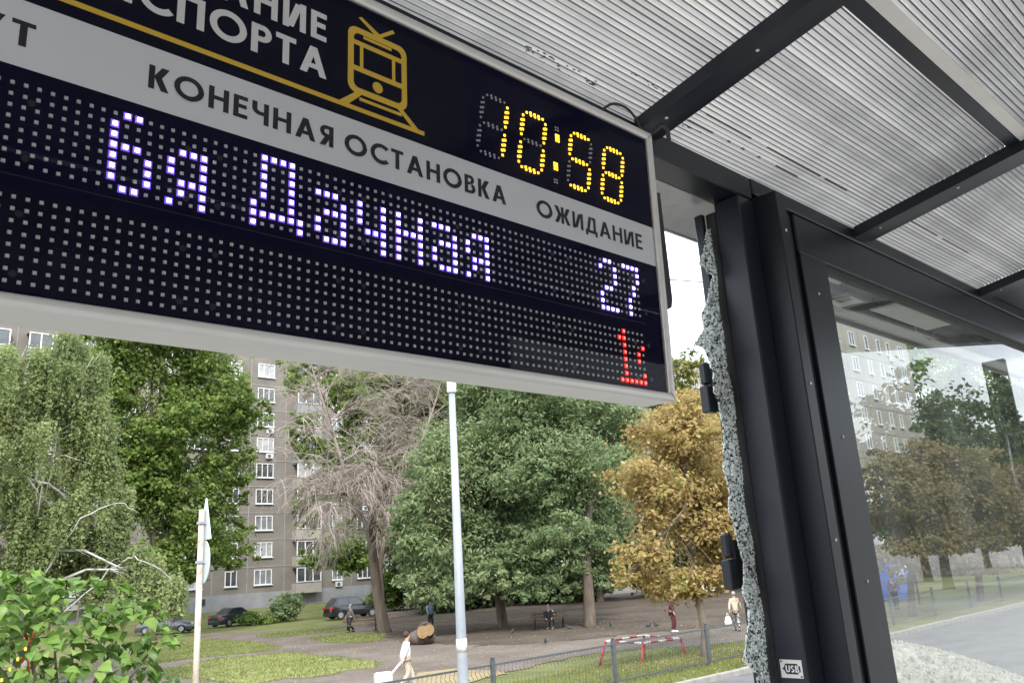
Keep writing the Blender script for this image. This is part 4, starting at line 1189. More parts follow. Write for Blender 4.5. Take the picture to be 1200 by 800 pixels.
for i, (w_, L_o) in enumerate([('nearest the pale flats', [PO[0], PO[4]]), ('second from the pale flats', [PO[1]]), ('third from the pale flats', [PO[2], PO[5]]), ('last at the edge of the pane', [PO[3]])]):
    tree('poplar_tree', 'dark pointed poplar behind the brown trees, ' + w_, gnd(L_o[0][0], 30.5), L_o + [(L_o[0][0], 30, 2.0, 1.8, 3.2)], 7000, .32, M['leaf_dark'], M['bark_brown'], 35 + i, .25, group='poplars behind the pane', cl=.2)
for i, (x, y, h, r_) in enumerate([(30, -8, 5.8, 2.2), (36, -11, 9.2, 2.6), (42, -9, 7.0, 2.4), (49, -13, 10.5, 3.0), (24, -12, 7.0, 2.6), (12, -14, 8.0, 3.0), (2, -15, 7, 3.0), (-10, -16, 9, 3.4)]):
    lb = [(x, y, gz(y) + h * .45, r_, h * .3), (x + .5, y, gz(y) + h * .75, r_ * .75, h * .26), (x - .6, y + .4, gz(y) + h * .3, r_ * .9, h * .2)]
    tree('poplar_tree', ['slender', 'tall', 'young', 'large', 'round', 'broad', 'bushy', 'high'][i] + ' dark tree behind the shelter, mirrored in the glass', gnd(x, y), lb, 8000, .2, M['leaf_dark'], M['bark_brown'], 50 + i, .16, cl=.22, group='trees behind the shelter')

# bare drooping tree
def dead_tree():
    base = gnd(29.22, 43.8)
    t = tag(empty('bare_tree', base), 'dead bare tree with drooping grey twigs in front of the flats', 'tree')
    rng = random.Random(8)
    trunk = [(29.3, 43.8, -3.6), (29.22, 43.8, -3.2), (28.84, 43.8, -1.36), (28.51, 43.7, 0.65), (28.24, 43.6, 2.42), (28.78, 43.7, 4.75), (29.6, 43.8, 7.45), (29.92, 43.9, 9.68), (30.4, 43.8, 12.57), (31.02, 43.8, 15.0)]
    left = [(28.3, 43.6, 2.17), (27.06, 43.4, 4.47), (26.07, 43.3, 6.77), (25.08, 43.2, 9.32), (24.15, 43.2, 11.88), (23.44, 43.2, 13.94)]
    right = [(28.63, 43.7, 3.7), (30.41, 43.5, 5.84), (32.19, 43.3, 8.41), (33.36, 43.2, 11.1), (34.2, 43.2, 13.6)]
    low = [(28.6, 43.6, .4), (27.4, 43, 3.2), (25.9, 42.6, 4.8), (24.4, 42.4, 4.6)]
    tb = MB()
    tb.tube(trunk, [.50, .40, .33, .29, .25, .19, .14, .10, .06, .02], 9)
    tb.build('trunk', M['bark_brown'], t, True).location = -Vector(base)
    lb = MB()
    lb.tube(left, [.17, .13, .10, .08, .05, .02], 7); lb.tube(right, [.16, .12, .09, .06, .02], 7); lb.tube(low, [.13, .10, .07, .03], 7)
    tw = MB()
    def along(P, s):
        s *= len(P) - 1; i = min(int(s), len(P) - 2)
        return Vector(P[i]).lerp(Vector(P[i + 1]), s - i)
    def branch(s, d, ln, r_, dep):
        pts = [s]; d = d.normalized(); k = 6
        for j in range(k):
            d = (d + Vector((rng.gauss(0, .12), rng.gauss(0, .12), (-.07 if s.z > 6 else -.16) - .03 * j if dep else (-.05 if s.z > 6 else -.11) - .035 * j))).normalized()
            pts.append(pts[-1] + d * ln / k)
        (lb if dep == 0 else tw).tube(pts, [r_ * (1 - .13 * j) for j in range(k + 1)], 5 if dep == 0 else 3, caps=False)
        if dep < 2:
            for j in range(10 if dep == 0 else 6):
                q = rng.uniform(.2, 1.0); p = along(pts, q)
                dd_ = (along(pts, min(1, q + .1)) - along(pts, max(0, q - .1))).normalized()
                sd = Vector((rng.gauss(0, 1), rng.gauss(0, 1), rng.gauss(.1, .5)))
                branch(p, dd_ * .9 + sd * .6, ln * rng.uniform(.35, .6), r_ * .5, dep + 1)
    for P, n in ((trunk[3:], 44), (left, 40), (right, 38), (low, 26)):
        for k in range(n):
            q = (k + rng.random()) / n
            a = rng.uniform(0, 2 * math.pi)
            up = .75 if q > .5 else .35
            branch(along(P, .12 + .88 * q), Vector((math.cos(a), math.sin(a) * .8, up * 1.35 + rng.uniform(-.2, .4))), rng.uniform(2.8, 5.2) * (1.1 - .4 * q), .05 * (1.2 - .5 * q), 0)
    lb.build('limb', M['bark_dead'], t, True).location = -Vector(base)
    tag(tw.build('twigs', M['bark_dead'], t), kind='stuff').location = -Vector(base)
dead_tree()

# bushes
def bush(label, base, lobes, n, size, leaf, seed):
    rng = np.random.default_rng(seed)
    t = tag(empty('bush', base), label, 'bush')
    limbs(base, lobes, rng, .03, M['bark_brown'], t, 'stem', twigs=4)
    P, N, C = crown_points(lobes, n, rng, 20, .22)
    V, F = leaf_quads(P, N, size, rng)
    inst('crown', fast_mesh('crown', V - np.array(base), F, leaf), t)
g_ = gnd(35.1, 67.5)
bush('pale green round bush below the ground floor windows', g_, [(35.1, 67.5, g_[2] + 1.2, 1.3, 1.2), (34.4, 67.2, g_[2] + .8, .9, .8), (35.9, 67.6, g_[2] + 1.5, .8, .9)], 2600, .17, M['leaf_willow'], 41)
g_ = gnd(31.6, 67.0)
bush('low weedy bush beside the dark parked saloon', g_, [(31.6, 67, g_[2] + .5, 1.0, .5), (33, 66.5, g_[2] + .35, 1.0, .4)], 1200, .15, M['leaf_maple'], 42)

for i, (x, y, w_, lab) in enumerate([(47, 57, 4.5, 'dark undergrowth at the back of the square behind the lamp post'), (56, 54, 5, 'dark undergrowth behind the thick ash trunk'), (66, 50, 5.5, 'dark undergrowth behind the golden chestnut trunk'), (77, 46, 6, 'dark undergrowth far back beside the shattered glass')]):
    g_ = gnd(x, y); rr_ = random.Random(i)
    bush(lab, g_, [(x + rr_.uniform(-w_, w_), y + rr_.uniform(-1.5, 1.5), g_[2] + rr_.uniform(.8, 2.2), rr_.uniform(1.6, 2.6), rr_.uniform(1.2, 2.2)) for k in range(7)], 6000, .34, M['leaf_dark'], 70 + i)
for x, y, lab, sd_ in [(46.5, 68, 'dense green bush against the plinth right of the bare tree', 81), (51.5, 66, 'wide green bush against the plinth close to the broad trees', 82)]:
    g_ = gnd(x, y)
    bush(lab, g_, [(x, y, g_[2] + 1.8, 2.0, 1.8), (x - 1.6, y - .3, g_[2] + 1.2, 1.5, 1.2), (x + 1.6, y, g_[2] + 1.4, 1.6, 1.4), (x + .3, y, g_[2] + 3.4, 1.4, 1.4)], 5200, .2, M['leaf_maple'], sd_)
# leafy shrub in front, its big leaves one by one
def shrub():
    base = (4.1, 15.0, gz(15.0))
    t = tag(empty('leafy_shrub', base), 'bright green shrub with large heart shaped leaves at the near edge of the park', 'shrub')
    rng = random.Random(31)
    lm = []
    for k in range(3):
        b = MB(); n = 7
        rowsx = [0.0, .34, .46, .40, .26, .11, 0.0]
        V = []
        for i in range(n):
            y = i / (n - 1); w = rowsx[i]; z = -.34 * y * y * (1 + .3 * k) + .05 * y
            V += [(-w, y - (.08 if i == 1 else 0), z + w * (.22 - .1 * k)), (0, y, z), (w, y - (.08 if i == 1 else 0), z + w * (.25 - .08 * k))]
        F = []
        for i in range(n - 1):
            F += [(3 * i, 3 * i + 1, 3 * i + 4, 3 * i + 3), (3 * i + 1, 3 * i + 2, 3 * i + 5, 3 * i + 4)]
        b.add(V, F)
        lm.append(b.mesh('leaf', M['leaf_catalpa'], True))
    # crown as layered whorls: (x, y, z, rx, rz)
    L = [(3.3, 15.0, -.05, .55, .45), (4.2, 15.1, -.15, .75, .42), (4.9, 14.9, -.5, .55, .35), (3.6, 14.8, -1.0, .8, .4), (4.5, 14.9, -1.25, .85, .35), (5.15, 14.8, -1.45, .5, .3),
         (2.7, 15.0, -.3, .7, .6), (3.1, 14.8, -1.5, .8, .4), (4.2, 14.7, -1.75, 1.0, .35), (5.3, 14.6, -.85, .28, .18), (2.4, 14.9, -1.2, .7, .5), (3.9, 15.3, -.55, .9, .3)]
    leaves = []
    for l in L:
        for k in range(int(215 * (l[3] * l[4]) ** .62)):
            d = Vector((rng.gauss(0, 1), rng.gauss(0, 1), rng.gauss(.35, 1))).normalized()
            p = Vector((l[0] + d.x * l[3], l[1] + d.y * l[3], l[2] + d.z * l[4]))
            leaves.append((p, d))
    leaves.sort(key=lambda q: (q[0].y - .55 * q[0].z))
    big, rest = leaves[:300], leaves[300:]
    Vr, Fr = [], []
    for i, (p, d) in enumerate(leaves):
        rz = math.atan2(d.y, d.x) - math.pi / 2 + rng.gauss(0, .5)
        rot = (rng.gauss(-.25, .35), rng.gauss(0, .35), rz)
        s = rng.uniform(.09, .26)
        if i < 300:
            inst('leaf', lm[i % 3], t, p - Vector(base), rot, (s, s, s))
        else:
            mt = Matrix.LocRotScale(p - Vector(base), Matrix.Rotation(rz, 3, 'Z') @ Matrix.Rotation(rot[1], 3, 'Y') @ Matrix.Rotation(rot[0], 3, 'X'), Vector((s, s, s)))
            me = lm[i % 3]; o0 = len(Vr)
            Vr += [mt @ v.co for v in me.vertices]; Fr += [tuple(o0 + q for q in f.vertices) for f in me.polygons]
    b = MB().add(Vr, Fr)
    tag(b.build('leaves', M['leaf_catalpa'], t, True), kind='stuff')
    b = MB()
    for l in L:
        c = Vector(l[:3]); s = Vector((4.0 + rng.gauss(0, .1), 15.05, gz(15)))
        b.tube([s, s.lerp(c, .5) + Vector((0, 0, .3)), c], [.04, .028, .012], 6)
    b.build('stem', M['bark_brown'], t, True).location = -Vector(base)
shrub()
# ribbon and tape tied by the shrub
rb = tag(empty('orange_ribbon', (3.75, 16.4, gz(16.4))), 'orange rag tied to a short stake beside the leafy shrub', 'ribbon')
MB().tube([(0, 0, -.1), (.02, 0, 2.75)], .05, 7).build('stake', M['bark_brown'], rb, True)
b = MB()
for k in range(5):
    a = k * 1.1
    b.tube([(.02, -.05, 2.55 - k * .05), (.05 + .07 * math.cos(a), -.1, 2.35 - .06 * k), (.02 + .1 * math.cos(a + 1), -.12, 2.05 - .07 * k)], [.04, .035, .02], 6)
b.build('rag', M['ribbon_orange'], rb, True)
MB().ball((.0, -.1, 1.95), (.06, .05, .1), 8, 6).build('white_tag', M['paint_white'], rb, True)
tp = tag(empty('barrier_tape', (2.6, 14.1, gz(14.1))), 'yellow and black barrier tape running down at the lower left corner', 'tape')
for k in range(14):
    s_ = k / 14
    MB().box(0, .03, -.01, .01, 0, .05).build('stripe', M['ribbon_yellow' if k % 2 == 0 else 'print_black'], tp, loc=(.1 + .62 * s_, 0, 1.45 + .9 * s_))

# ------------------------------------------------------------------ grass blades by the fence
rng = np.random.default_rng(5)
n = 26000
gxp = rng.uniform(8, 27, n); gyp = 12.6 + (rng.beta(1.1, 1.6, n)) * 8.5
keep = ~((gyp > 19.5) & (gxp < 21))
gxp, gyp = gxp[keep], gyp[keep]; n = len(gxp)
P = np.stack([gxp, gyp, np.array([gz(y) for y in gyp])], 1)
hgt = rng.uniform(.04, .14, n)[:, None]
a = rng.uniform(0, 2 * np.pi, n)
sd = np.stack([np.cos(a), np.sin(a), np.zeros(n)], 1) * .012
tip = np.stack([rng.normal(0, .03, n), rng.normal(0, .03, n), hgt[:, 0]], 1)
V = np.stack([P - sd, P + sd, P + tip], 1).reshape(-1, 3)
tag(inst('grass', fast_mesh('grass', V, np.arange(3 * n).reshape(-1, 3), M['grass_blade'])), 'short grass along the foot of the fence', 'grass', kind='stuff')

LAWNS = [[(14.0, 37.4), (15.8, 39.1), (17.7, 40.1), (20.2, 38.4), (19.9, 34.8), (19.4, 29.8), (18.2, 28.1), (17.2, 28.7), (16.3, 28.0), (14.9, 28.8), (13.5, 28.6), (13.4, 31.5), (13.4, 34.9)],
         [(19.0, 55.0), (22.7, 56.1), (23.3, 54.5), (22.8, 47.4), (21.3, 41.5), (19.8, 41.2), (17.5, 41.9), (15.5, 41.9), (14.4, 41.5), (14.9, 44.8)],
         [(26.1, 53.9), (28.0, 54.3), (30.8, 53.5), (32.2, 51.9), (29.6, 49.0), (26.3, 49.4), (25.0, 50.8)], [(25.4, 46.0), (28.2, 47.0), (28.8, 43.2), (25.9, 39.0), (24.6, 39.2), (24.3, 42.3)]]
Ps = []
for pl_ in LAWNS:
    pv = [Vector(q) for q in pl_]
    cx = sum(q.x for q in pv) / len(pv); cy = sum(q.y for q in pv) / len(pv)
    x0, x1, y0, y1 = min(q.x for q in pv), max(q.x for q in pv), min(q.y for q in pv), max(q.y for q in pv)
    for k in range(int((x1 - x0) * (y1 - y0) * 95)):
        q = (rngl.uniform(x0, x1), rngl.uniform(y0, y1))
        if ins(q, pv):
            e_ = 1 + rngl.uniform(0, .12) ** 1.0
            Ps.append((cx + (q[0] - cx) * e_, cy + (q[1] - cy) * e_))
P = np.array([(x, y, gz(y) + .015) for x, y in Ps]); n = len(P)
a = rng.uniform(0, 2 * np.pi, n)
sd = np.stack([np.cos(a), np.sin(a), np.zeros(n)], 1) * .025
tip = np.stack([rng.normal(0, .05, n), rng.normal(0, .05, n), rng.uniform(.03, .12, n)], 1)
V = np.stack([P - sd, P + sd, P + tip], 1).reshape(-1, 3)
tag(inst('grass', fast_mesh('grass', V, np.arange(3 * n).reshape(-1, 3), M['grass_blade'])), 'short worn grass on the lawns between the paths', 'grass', kind='stuff')
n = 3600
fx = np.concatenate([rng.uniform(10, 40, n // 2), rng.normal(21.7, 2.2, n // 2)]); fy = np.concatenate([rng.uniform(20, 50, n // 2), rng.normal(16.3, 2.0, n // 2)])
ok = fy > 12.7
fx, fy = fx[ok], fy[ok]; n = len(fx)
P = np.stack([fx, fy, np.array([gz(y) for y in fy]) + .04], 1)
N = unit(np.array([0, 0, 1.0]) + rng.normal(size=(n, 3)) * .25)
V, F = leaf_quads(P, N, .07, rng, 1.3)
tag(inst('fallen_leaves', fast_mesh('fallen_leaves', V, F, M['leaf_gold'])), 'fallen yellow leaves scattered over dirt and grass', 'leaves', kind='stuff')

# ------------------------------------------------------------------ fence
def build_fence():
    FY = 14.3
    f = tag(empty('fence', (8.35, FY, gz(FY))), 'low grey metal fence with square posts along the edge of the park', 'fence')
    post = MB().bbox(-.045, .045, -.045, .045, -.1, 1.06, .006).mesh('post', M['fence_grey'])
    cap = MB().ball((0, 0, 1.09), (.05, .05, .04), 8, 5).mesh('post_cap', M['fence_grey'])
    rail = MB().box(.045, 3.905, -.022, .022, -.02, .02).mesh('rail', M['fence_grey'])
    bar = MB().tube([(0, 0, .1), (0, 0, .62), (.035, .0, .72), (-.03, 0, .82), (.0, 0, .93)], .007, 4, caps=False).mesh('bar', M['fence_grey'])
    for k in range(10):
        x = k * 3.95
        p = inst('post', post, f, (x, 0, 0)); inst('post_cap', cap, p)
        inst('rail', rail, f, (x, 0, .95)); inst('rail', rail, f, (x, 0, .10))
        if k in (0, 1, 2, 3) or k >= 6:
            for j in range(1, 34):
                inst('bar', bar, f, (x + j * 3.95 / 34, 0, 0))
build_fence()

# ------------------------------------------------------------------ street furniture
lpz = gz(13.9)
lamp = tag(empty('lamp_post', (11.15, 13.9, lpz)), 'tall pale grey lamp post with a collar, in front of the broad trees', 'lamp post')
hh = 3.78 - lpz
MB().tube([(0, 0, 0), (0, 0, .6), (0, 0, 2.2), (.02, 0, hh)], [.13, .115, .1, .068], 14).build('shaft', M['steel_pole'], lamp, True)
MB().tube([(.02, 0, hh - .02), (.02, 0, hh), (.02, 0, hh + .32)], [.085, .105, .10], 14).build('collar', M['paint_white'], lamp, True)
MB().tube([(.02, 0, hh + .3), (.03, 0, 9)], [.06, .045], 12).build('shaft', M['steel_pole'], lamp, True)
MB().tube([(.03, 0, 8.9), (.2, -.5, 9.4), (.5, -1.4, 9.5)], [.04, .035, .03], 8).build('bracket_arm', M['steel_pole'], lamp, True)
MB().bbox(.36, .64, -2.0, -1.3, 9.42, 9.55, .03).build('lamp_head', M['steel_pole'], lamp)
MB().tube([(0, 0, 1.35), (0, 0, 1.6)], [.113, .111], 14).build('sticker', M['paint_white'], lamp, True)

tz = gz(13.3)
ts = tag(empty('traffic_sign', (5.43, 13.3, tz)), 'rusty pipe carrying a triangular and a round traffic sign seen from behind', 'traffic sign')
MB().tube([(0, 0, 0), (0, 0, 1.2 - tz - .02)], .047, 10).build('pole', M['pole_paint'], ts, True)
def dn(pts, x0, x1): return MB().prism(pts, x0, x1, 'x')
zt = -tz
# the plates face along the road; seen nearly edge-on from the stop
def tri(x, zlo, zhi, half):
    return dn([(-half, zlo), (half, zlo), (half * .06, zhi), (-half * .06, zhi)], x, x + .012)
o = tri(.055, zt + .70, zt + 1.36, .36).build('triangular_plate', M['sign_back'], ts); o.rotation_euler = (0, 0, R(-8))
o = dn([(.33 * math.cos(R(q)), zt + .36 + .33 * math.sin(R(q))) for q in range(0, 360, 12)], .055, .067).build('round_plate', M['sign_back'], ts); o.rotation_euler = (0, 0, R(-8))
MB().box(-.055, .06, -.06, .06, zt + .95, zt + .99).build('clamp', M['steel_pole'], ts)
MB().box(-.055, .06, -.06, .06, zt + .34, zt + .38).build('clamp', M['steel_pole'], ts)

# red and white play frame
pf = tag(empty('play_frame', (22.0, 18.0, gz(18))), 'low play frame of red legs and red and white striped bars behind the fence', 'play frame')
cs = [(21.20, 18.95), (23.10, 18.9), (22.45, 16.9), (21.05, 17.3)]
zt = -2.55 - gz(18)
for k in range(4):
    a, c = Vector((cs[k][0] - 22, cs[k][1] - 18, zt)), Vector((cs[(k + 1) % 4][0] - 22, cs[(k + 1) % 4][1] - 18, zt))
    ns = 5
    for j in range(ns):
        MB().tube([a.lerp(c, j / ns), a.lerp(c, (j + 1) / ns)], .035, 8).build('stripe', M['paint_white' if j % 2 == 0 else 'paint_red'], pf, True)
    ft = Vector((a.x * 1.18 - .1, a.y * 1.18, gz(cs[k][1]) - gz(18) - .05))
    MB().tube([ft, a + Vector((0, 0, .03))], .04, 8).build('leg', M['paint_red'], pf, True)

# log
lg = tag(empty('sawn_log', gnd(25.3, 34.3)), 'thick sawn log with an orange cut face lying on the dirt', 'log')
MB().tube([(-.55, -.75, .62), (-.35, -.45, .60), (.2, .25, .55), (.6, .8, .5)], [.40, .43, .45, .42], 14, caps=False).build('bark', M['bark_brown'], lg, True)
for (cx, cz, rx) in ((-.14, .0, .28), (.16, .07, .25)):
    b = MB(); vs = [(-.56 + cx * .8, -.765 - cx * .58, .62 + cz)] + [(-.56 + (cx + rx * math.cos(R(q))) * .8, -.76 - (cx + rx * math.cos(R(q))) * .58, .62 + cz + rx * 1.05 * math.sin(R(q))) for q in range(0, 360, 20)]
    b.add(vs, [(0, i, i % 18 + 1) for i in range(1, 19)]).build('cut_face', M['wood_cut'], lg).location = (-.012 * (1 + cx), -.012 * (1 + cx), 0)
MB().ball((-.2, .1, .3), (.65, .8, .4), 12, 7).build('butt', M['bark_brown'], lg, True)

# benches
def bench(label, x, y, rz, ln=1.8):
    t = tag(empty('park_bench', gnd(x, y), rz), label, 'bench', 'benches in the square')
    for k in range(3): MB().box(-ln / 2, ln / 2, -.22 + k * .15, -.10 + k * .15, .43, .47).build('seat_slat', M['bench_wood'], t)
    for k in range(2): MB().box(-ln / 2, ln / 2, .24, .28, .60 + k * .16, .72 + k * .16).build('back_slat', M['bench_wood'], t)
    for sx in (-ln * .38, ln * .38):
        MB().box(sx - .03, sx + .03, -.2, -.14, 0, .43).build('leg', M['dark_steel'], t)
        MB().box(sx - .03, sx + .03, .2, .26, 0, .9).build('leg', M['dark_steel'], t)
bench('wooden bench at the foot of the bare drooping tree', 29.4, 46.4, R(-15), 2.4)
bench('dark bench under the green trees with seated people', 32.9, 33.4, R(140), 2.0)

# ------------------------------------------------------------------ cars
def car(name, label, loc, rz, paint, ln=4.3, wd=1.7, ht=1.45, suv=False):
    t = tag(empty(name, loc, rz), label, 'car', 'cars parked in front of the flats')
    h = wd / 2; L = ln / 2
    zb = .28 if suv else .2
    bel = ht * .62
    st = [(-L, .75, bel * .78), (-L + .08, .92, bel * .98), (-L * .62, 1.0, bel * 1.04), (-L * .2, 1.0, bel), (L * .25, 1.0, bel * .99), (L * .55, .98, bel * .92), (L - .12, .9, bel * .80), (L, .72, bel * .62)]
    if not suv: st[1] = (-L + .08, .92, bel * 1.02)
    V, F = [], []
    for x, w, zt_ in st:
        e = h * w
        V += [(x, -e * .92, zb), (x, -e, zb + .2), (x, -e * 1.01, zt_ * .72), (x, -e * .93, zt_), (x, -e * .4, zt_ + .03), (x, e * .4, zt_ + .03), (x, e * .93, zt_), (x, e * 1.01, zt_ * .72), (x, e, zb + .2), (x, e * .92, zb)]
    m = 10
    for i in range(len(st) - 1):
        for j in range(m):
            F.append((i * m + j, i * m + (j + 1) % m, (i + 1) * m + (j + 1) % m, (i + 1) * m + j))
    F += [tuple(range(m)), tuple(reversed(range((len(st) - 1) * m, len(st) * m)))]
    body = MB().add(V, F)
    bo = body.build('body', paint, t, True)
    md = bo.modifiers.new('bevel', 'BEVEL'); md.width = .04; md.segments = 2
    # cabin
    xr0, xr1 = (-L * .93, -L * .72) if suv else (-L * .72, -L * .38)
    xf0, xf1 = L * .42, L * .08
    z0, z1 = bel - .03, ht
    e0, e1 = h * .92, h * .72
    lo = [(xr0, -e0, z0), (xf0, -e0, z0), (xf0, e0, z0), (xr0, e0, z0)]
    hi = [(xr1, -e1, z1 - .04), (xf1, -e1, z1 - .04), (xf1, e1, z1 - .04), (xr1, e1, z1 - .04)]
    cab = MB().add(lo + hi, [(0, 1, 5, 4), (1, 2, 6, 5), (2, 3, 7, 6), (3, 0, 4, 7)])
    rc_ = [(xr1 * .8 + xf1 * .2, -e1 * .8, z1), (xr1 * .2 + xf1 * .8, -e1 * .8, z1), (xr1 * .2 + xf1 * .8, e1 * .8, z1), (xr1 * .8 + xf1 * .2, e1 * .8, z1)]
    cab.add(hi + rc_, [(0, 1, 5, 4), (1, 2, 6, 5), (2, 3, 7, 6), (3, 0, 4, 7), (4, 5, 6, 7)])
    co = cab.build('cabin', paint, t)
    def lerp(a, b_, s): return Vector(a).lerp(Vector(b_), s)
    def gl(a, b_, c, d, u0, u1, v0, v1, nm):
        P = []
        for u, v in ((u0, v0), (u1, v0), (u1, v1), (u0, v1)):
            P.append(lerp(lerp(a, b_, u), lerp(d, c, u), v))
        nrm = (P[1] - P[0]).cross(P[3] - P[0]).normalized() * .012
        MB().add([p + nrm for p in P], [(0, 1, 2, 3)]).build(nm, M['car_glass'], t)
    for (a, b_, c, d) in ((lo[0], lo[1], hi[1], hi[0]), (lo[2], lo[3], hi[3], hi[2])):
        gl(a, b_, c, d, .10, .48, .14, .90, 'side_window'); gl(a, b_, c, d, .52, .92, .14, .90, 'side_window')
    gl(lo[1], lo[2], hi[2], hi[1], .05, .95, .08, .94, 'windscreen'); gl(lo[3], lo[0], hi[0], hi[3], .06, .94, .12, .92, 'rear_window')
    wr = .34 if suv else .30
    for x in (-L * .62, L * .62):
        for s in (-1, 1):
            w = MB().tube([(x, s * (h - .16), wr), (x, s * (h + .012), wr)], wr, 18).build('wheel', M['tyre'], t)
            MB().tube([(x, s * (h + .0), wr), (x, s * (h + .025), wr)], [wr * .68, wr * .6], 14).build('rim', M['rim'], w)
    for s in (-1, 1):
        MB().bbox(L - .28, L - .02, s * h * .66 - .17, s * h * .66 + .17, bel * .64, bel * .80, .03).build('headlight', M['lamp_clear'], t)
        MB().bbox(-L - .012, -L + .2, s * h * .72 - .17, s * h * .72 + .17, bel * .70, bel * .93, .03).build('taillight', M['lamp_red'], t)
        MB().bbox(xf0 - .35, xf0 - .18, s * (h + .1) - .09, s * (h + .1) + .09, bel * 1.0, bel * 1.16, .03).build('mirror', paint, t)
    MB().bbox(L - .05, L + .04, -h * .8, h * .8, zb + .02, zb + .22, .03).build('bumper', M['rubber'], t)
    MB().bbox(-L - .04, -L + .05, -h * .8, h * .8, zb + .02, zb + .22, .03).build('bumper', M['rubber'], t)
    return t
car('parked_car', 'grey saloon car facing right near the birch', (25.1, 67.2, -3.36), R(-42), M['car_silver'], 4.4, 1.7, 1.46)
car('parked_car', 'dark saloon with red tail lights behind the traffic sign pole', (31.3, 69.0, -3.36), R(18), M['car_dark'], 4.4, 1.75, 1.46)
car('parked_car', 'black off-road car behind the bare tree trunk', (38.4, 62.2, -3.36), R(-8), M['car_black'], 4.5, 1.85, 1.75, True)
car('parked_car', 'white van glimpsed far back below the golden leaves', (58.0, 42.0, -3.36), R(60), M['car_white'], 5.0, 1.95, 2.1, True)

# ------------------------------------------------------------------ people
def skin_mesh(name, joints, edges, mat, parent, sub=1, loc=(0, 0, 0)):
    names = list(joints)
    me = bpy.data.meshes.new(name)
    me.from_pydata([joints[k][0] for k in names], [(names.index(a), names.index(b_)) for a, b_ in edges], [])
    me.materials.append(mat)
    o = inst(name, me, parent, loc)
    o.modifiers.new('skin', 'SKIN').use_smooth_shade = True
    for i, k in enumerate(names):
        r_ = joints[k][1]
        me.skin_vertices[0].data[i].radius = r_ if hasattr(r_, '__len__') else (r_, r_)
        me.skin_vertices[0].data[i].use_root = (i == 0)
    s_ = o.modifiers.new('sub', 'SUBSURF'); s_.levels = sub; s_.render_levels = sub
    return o

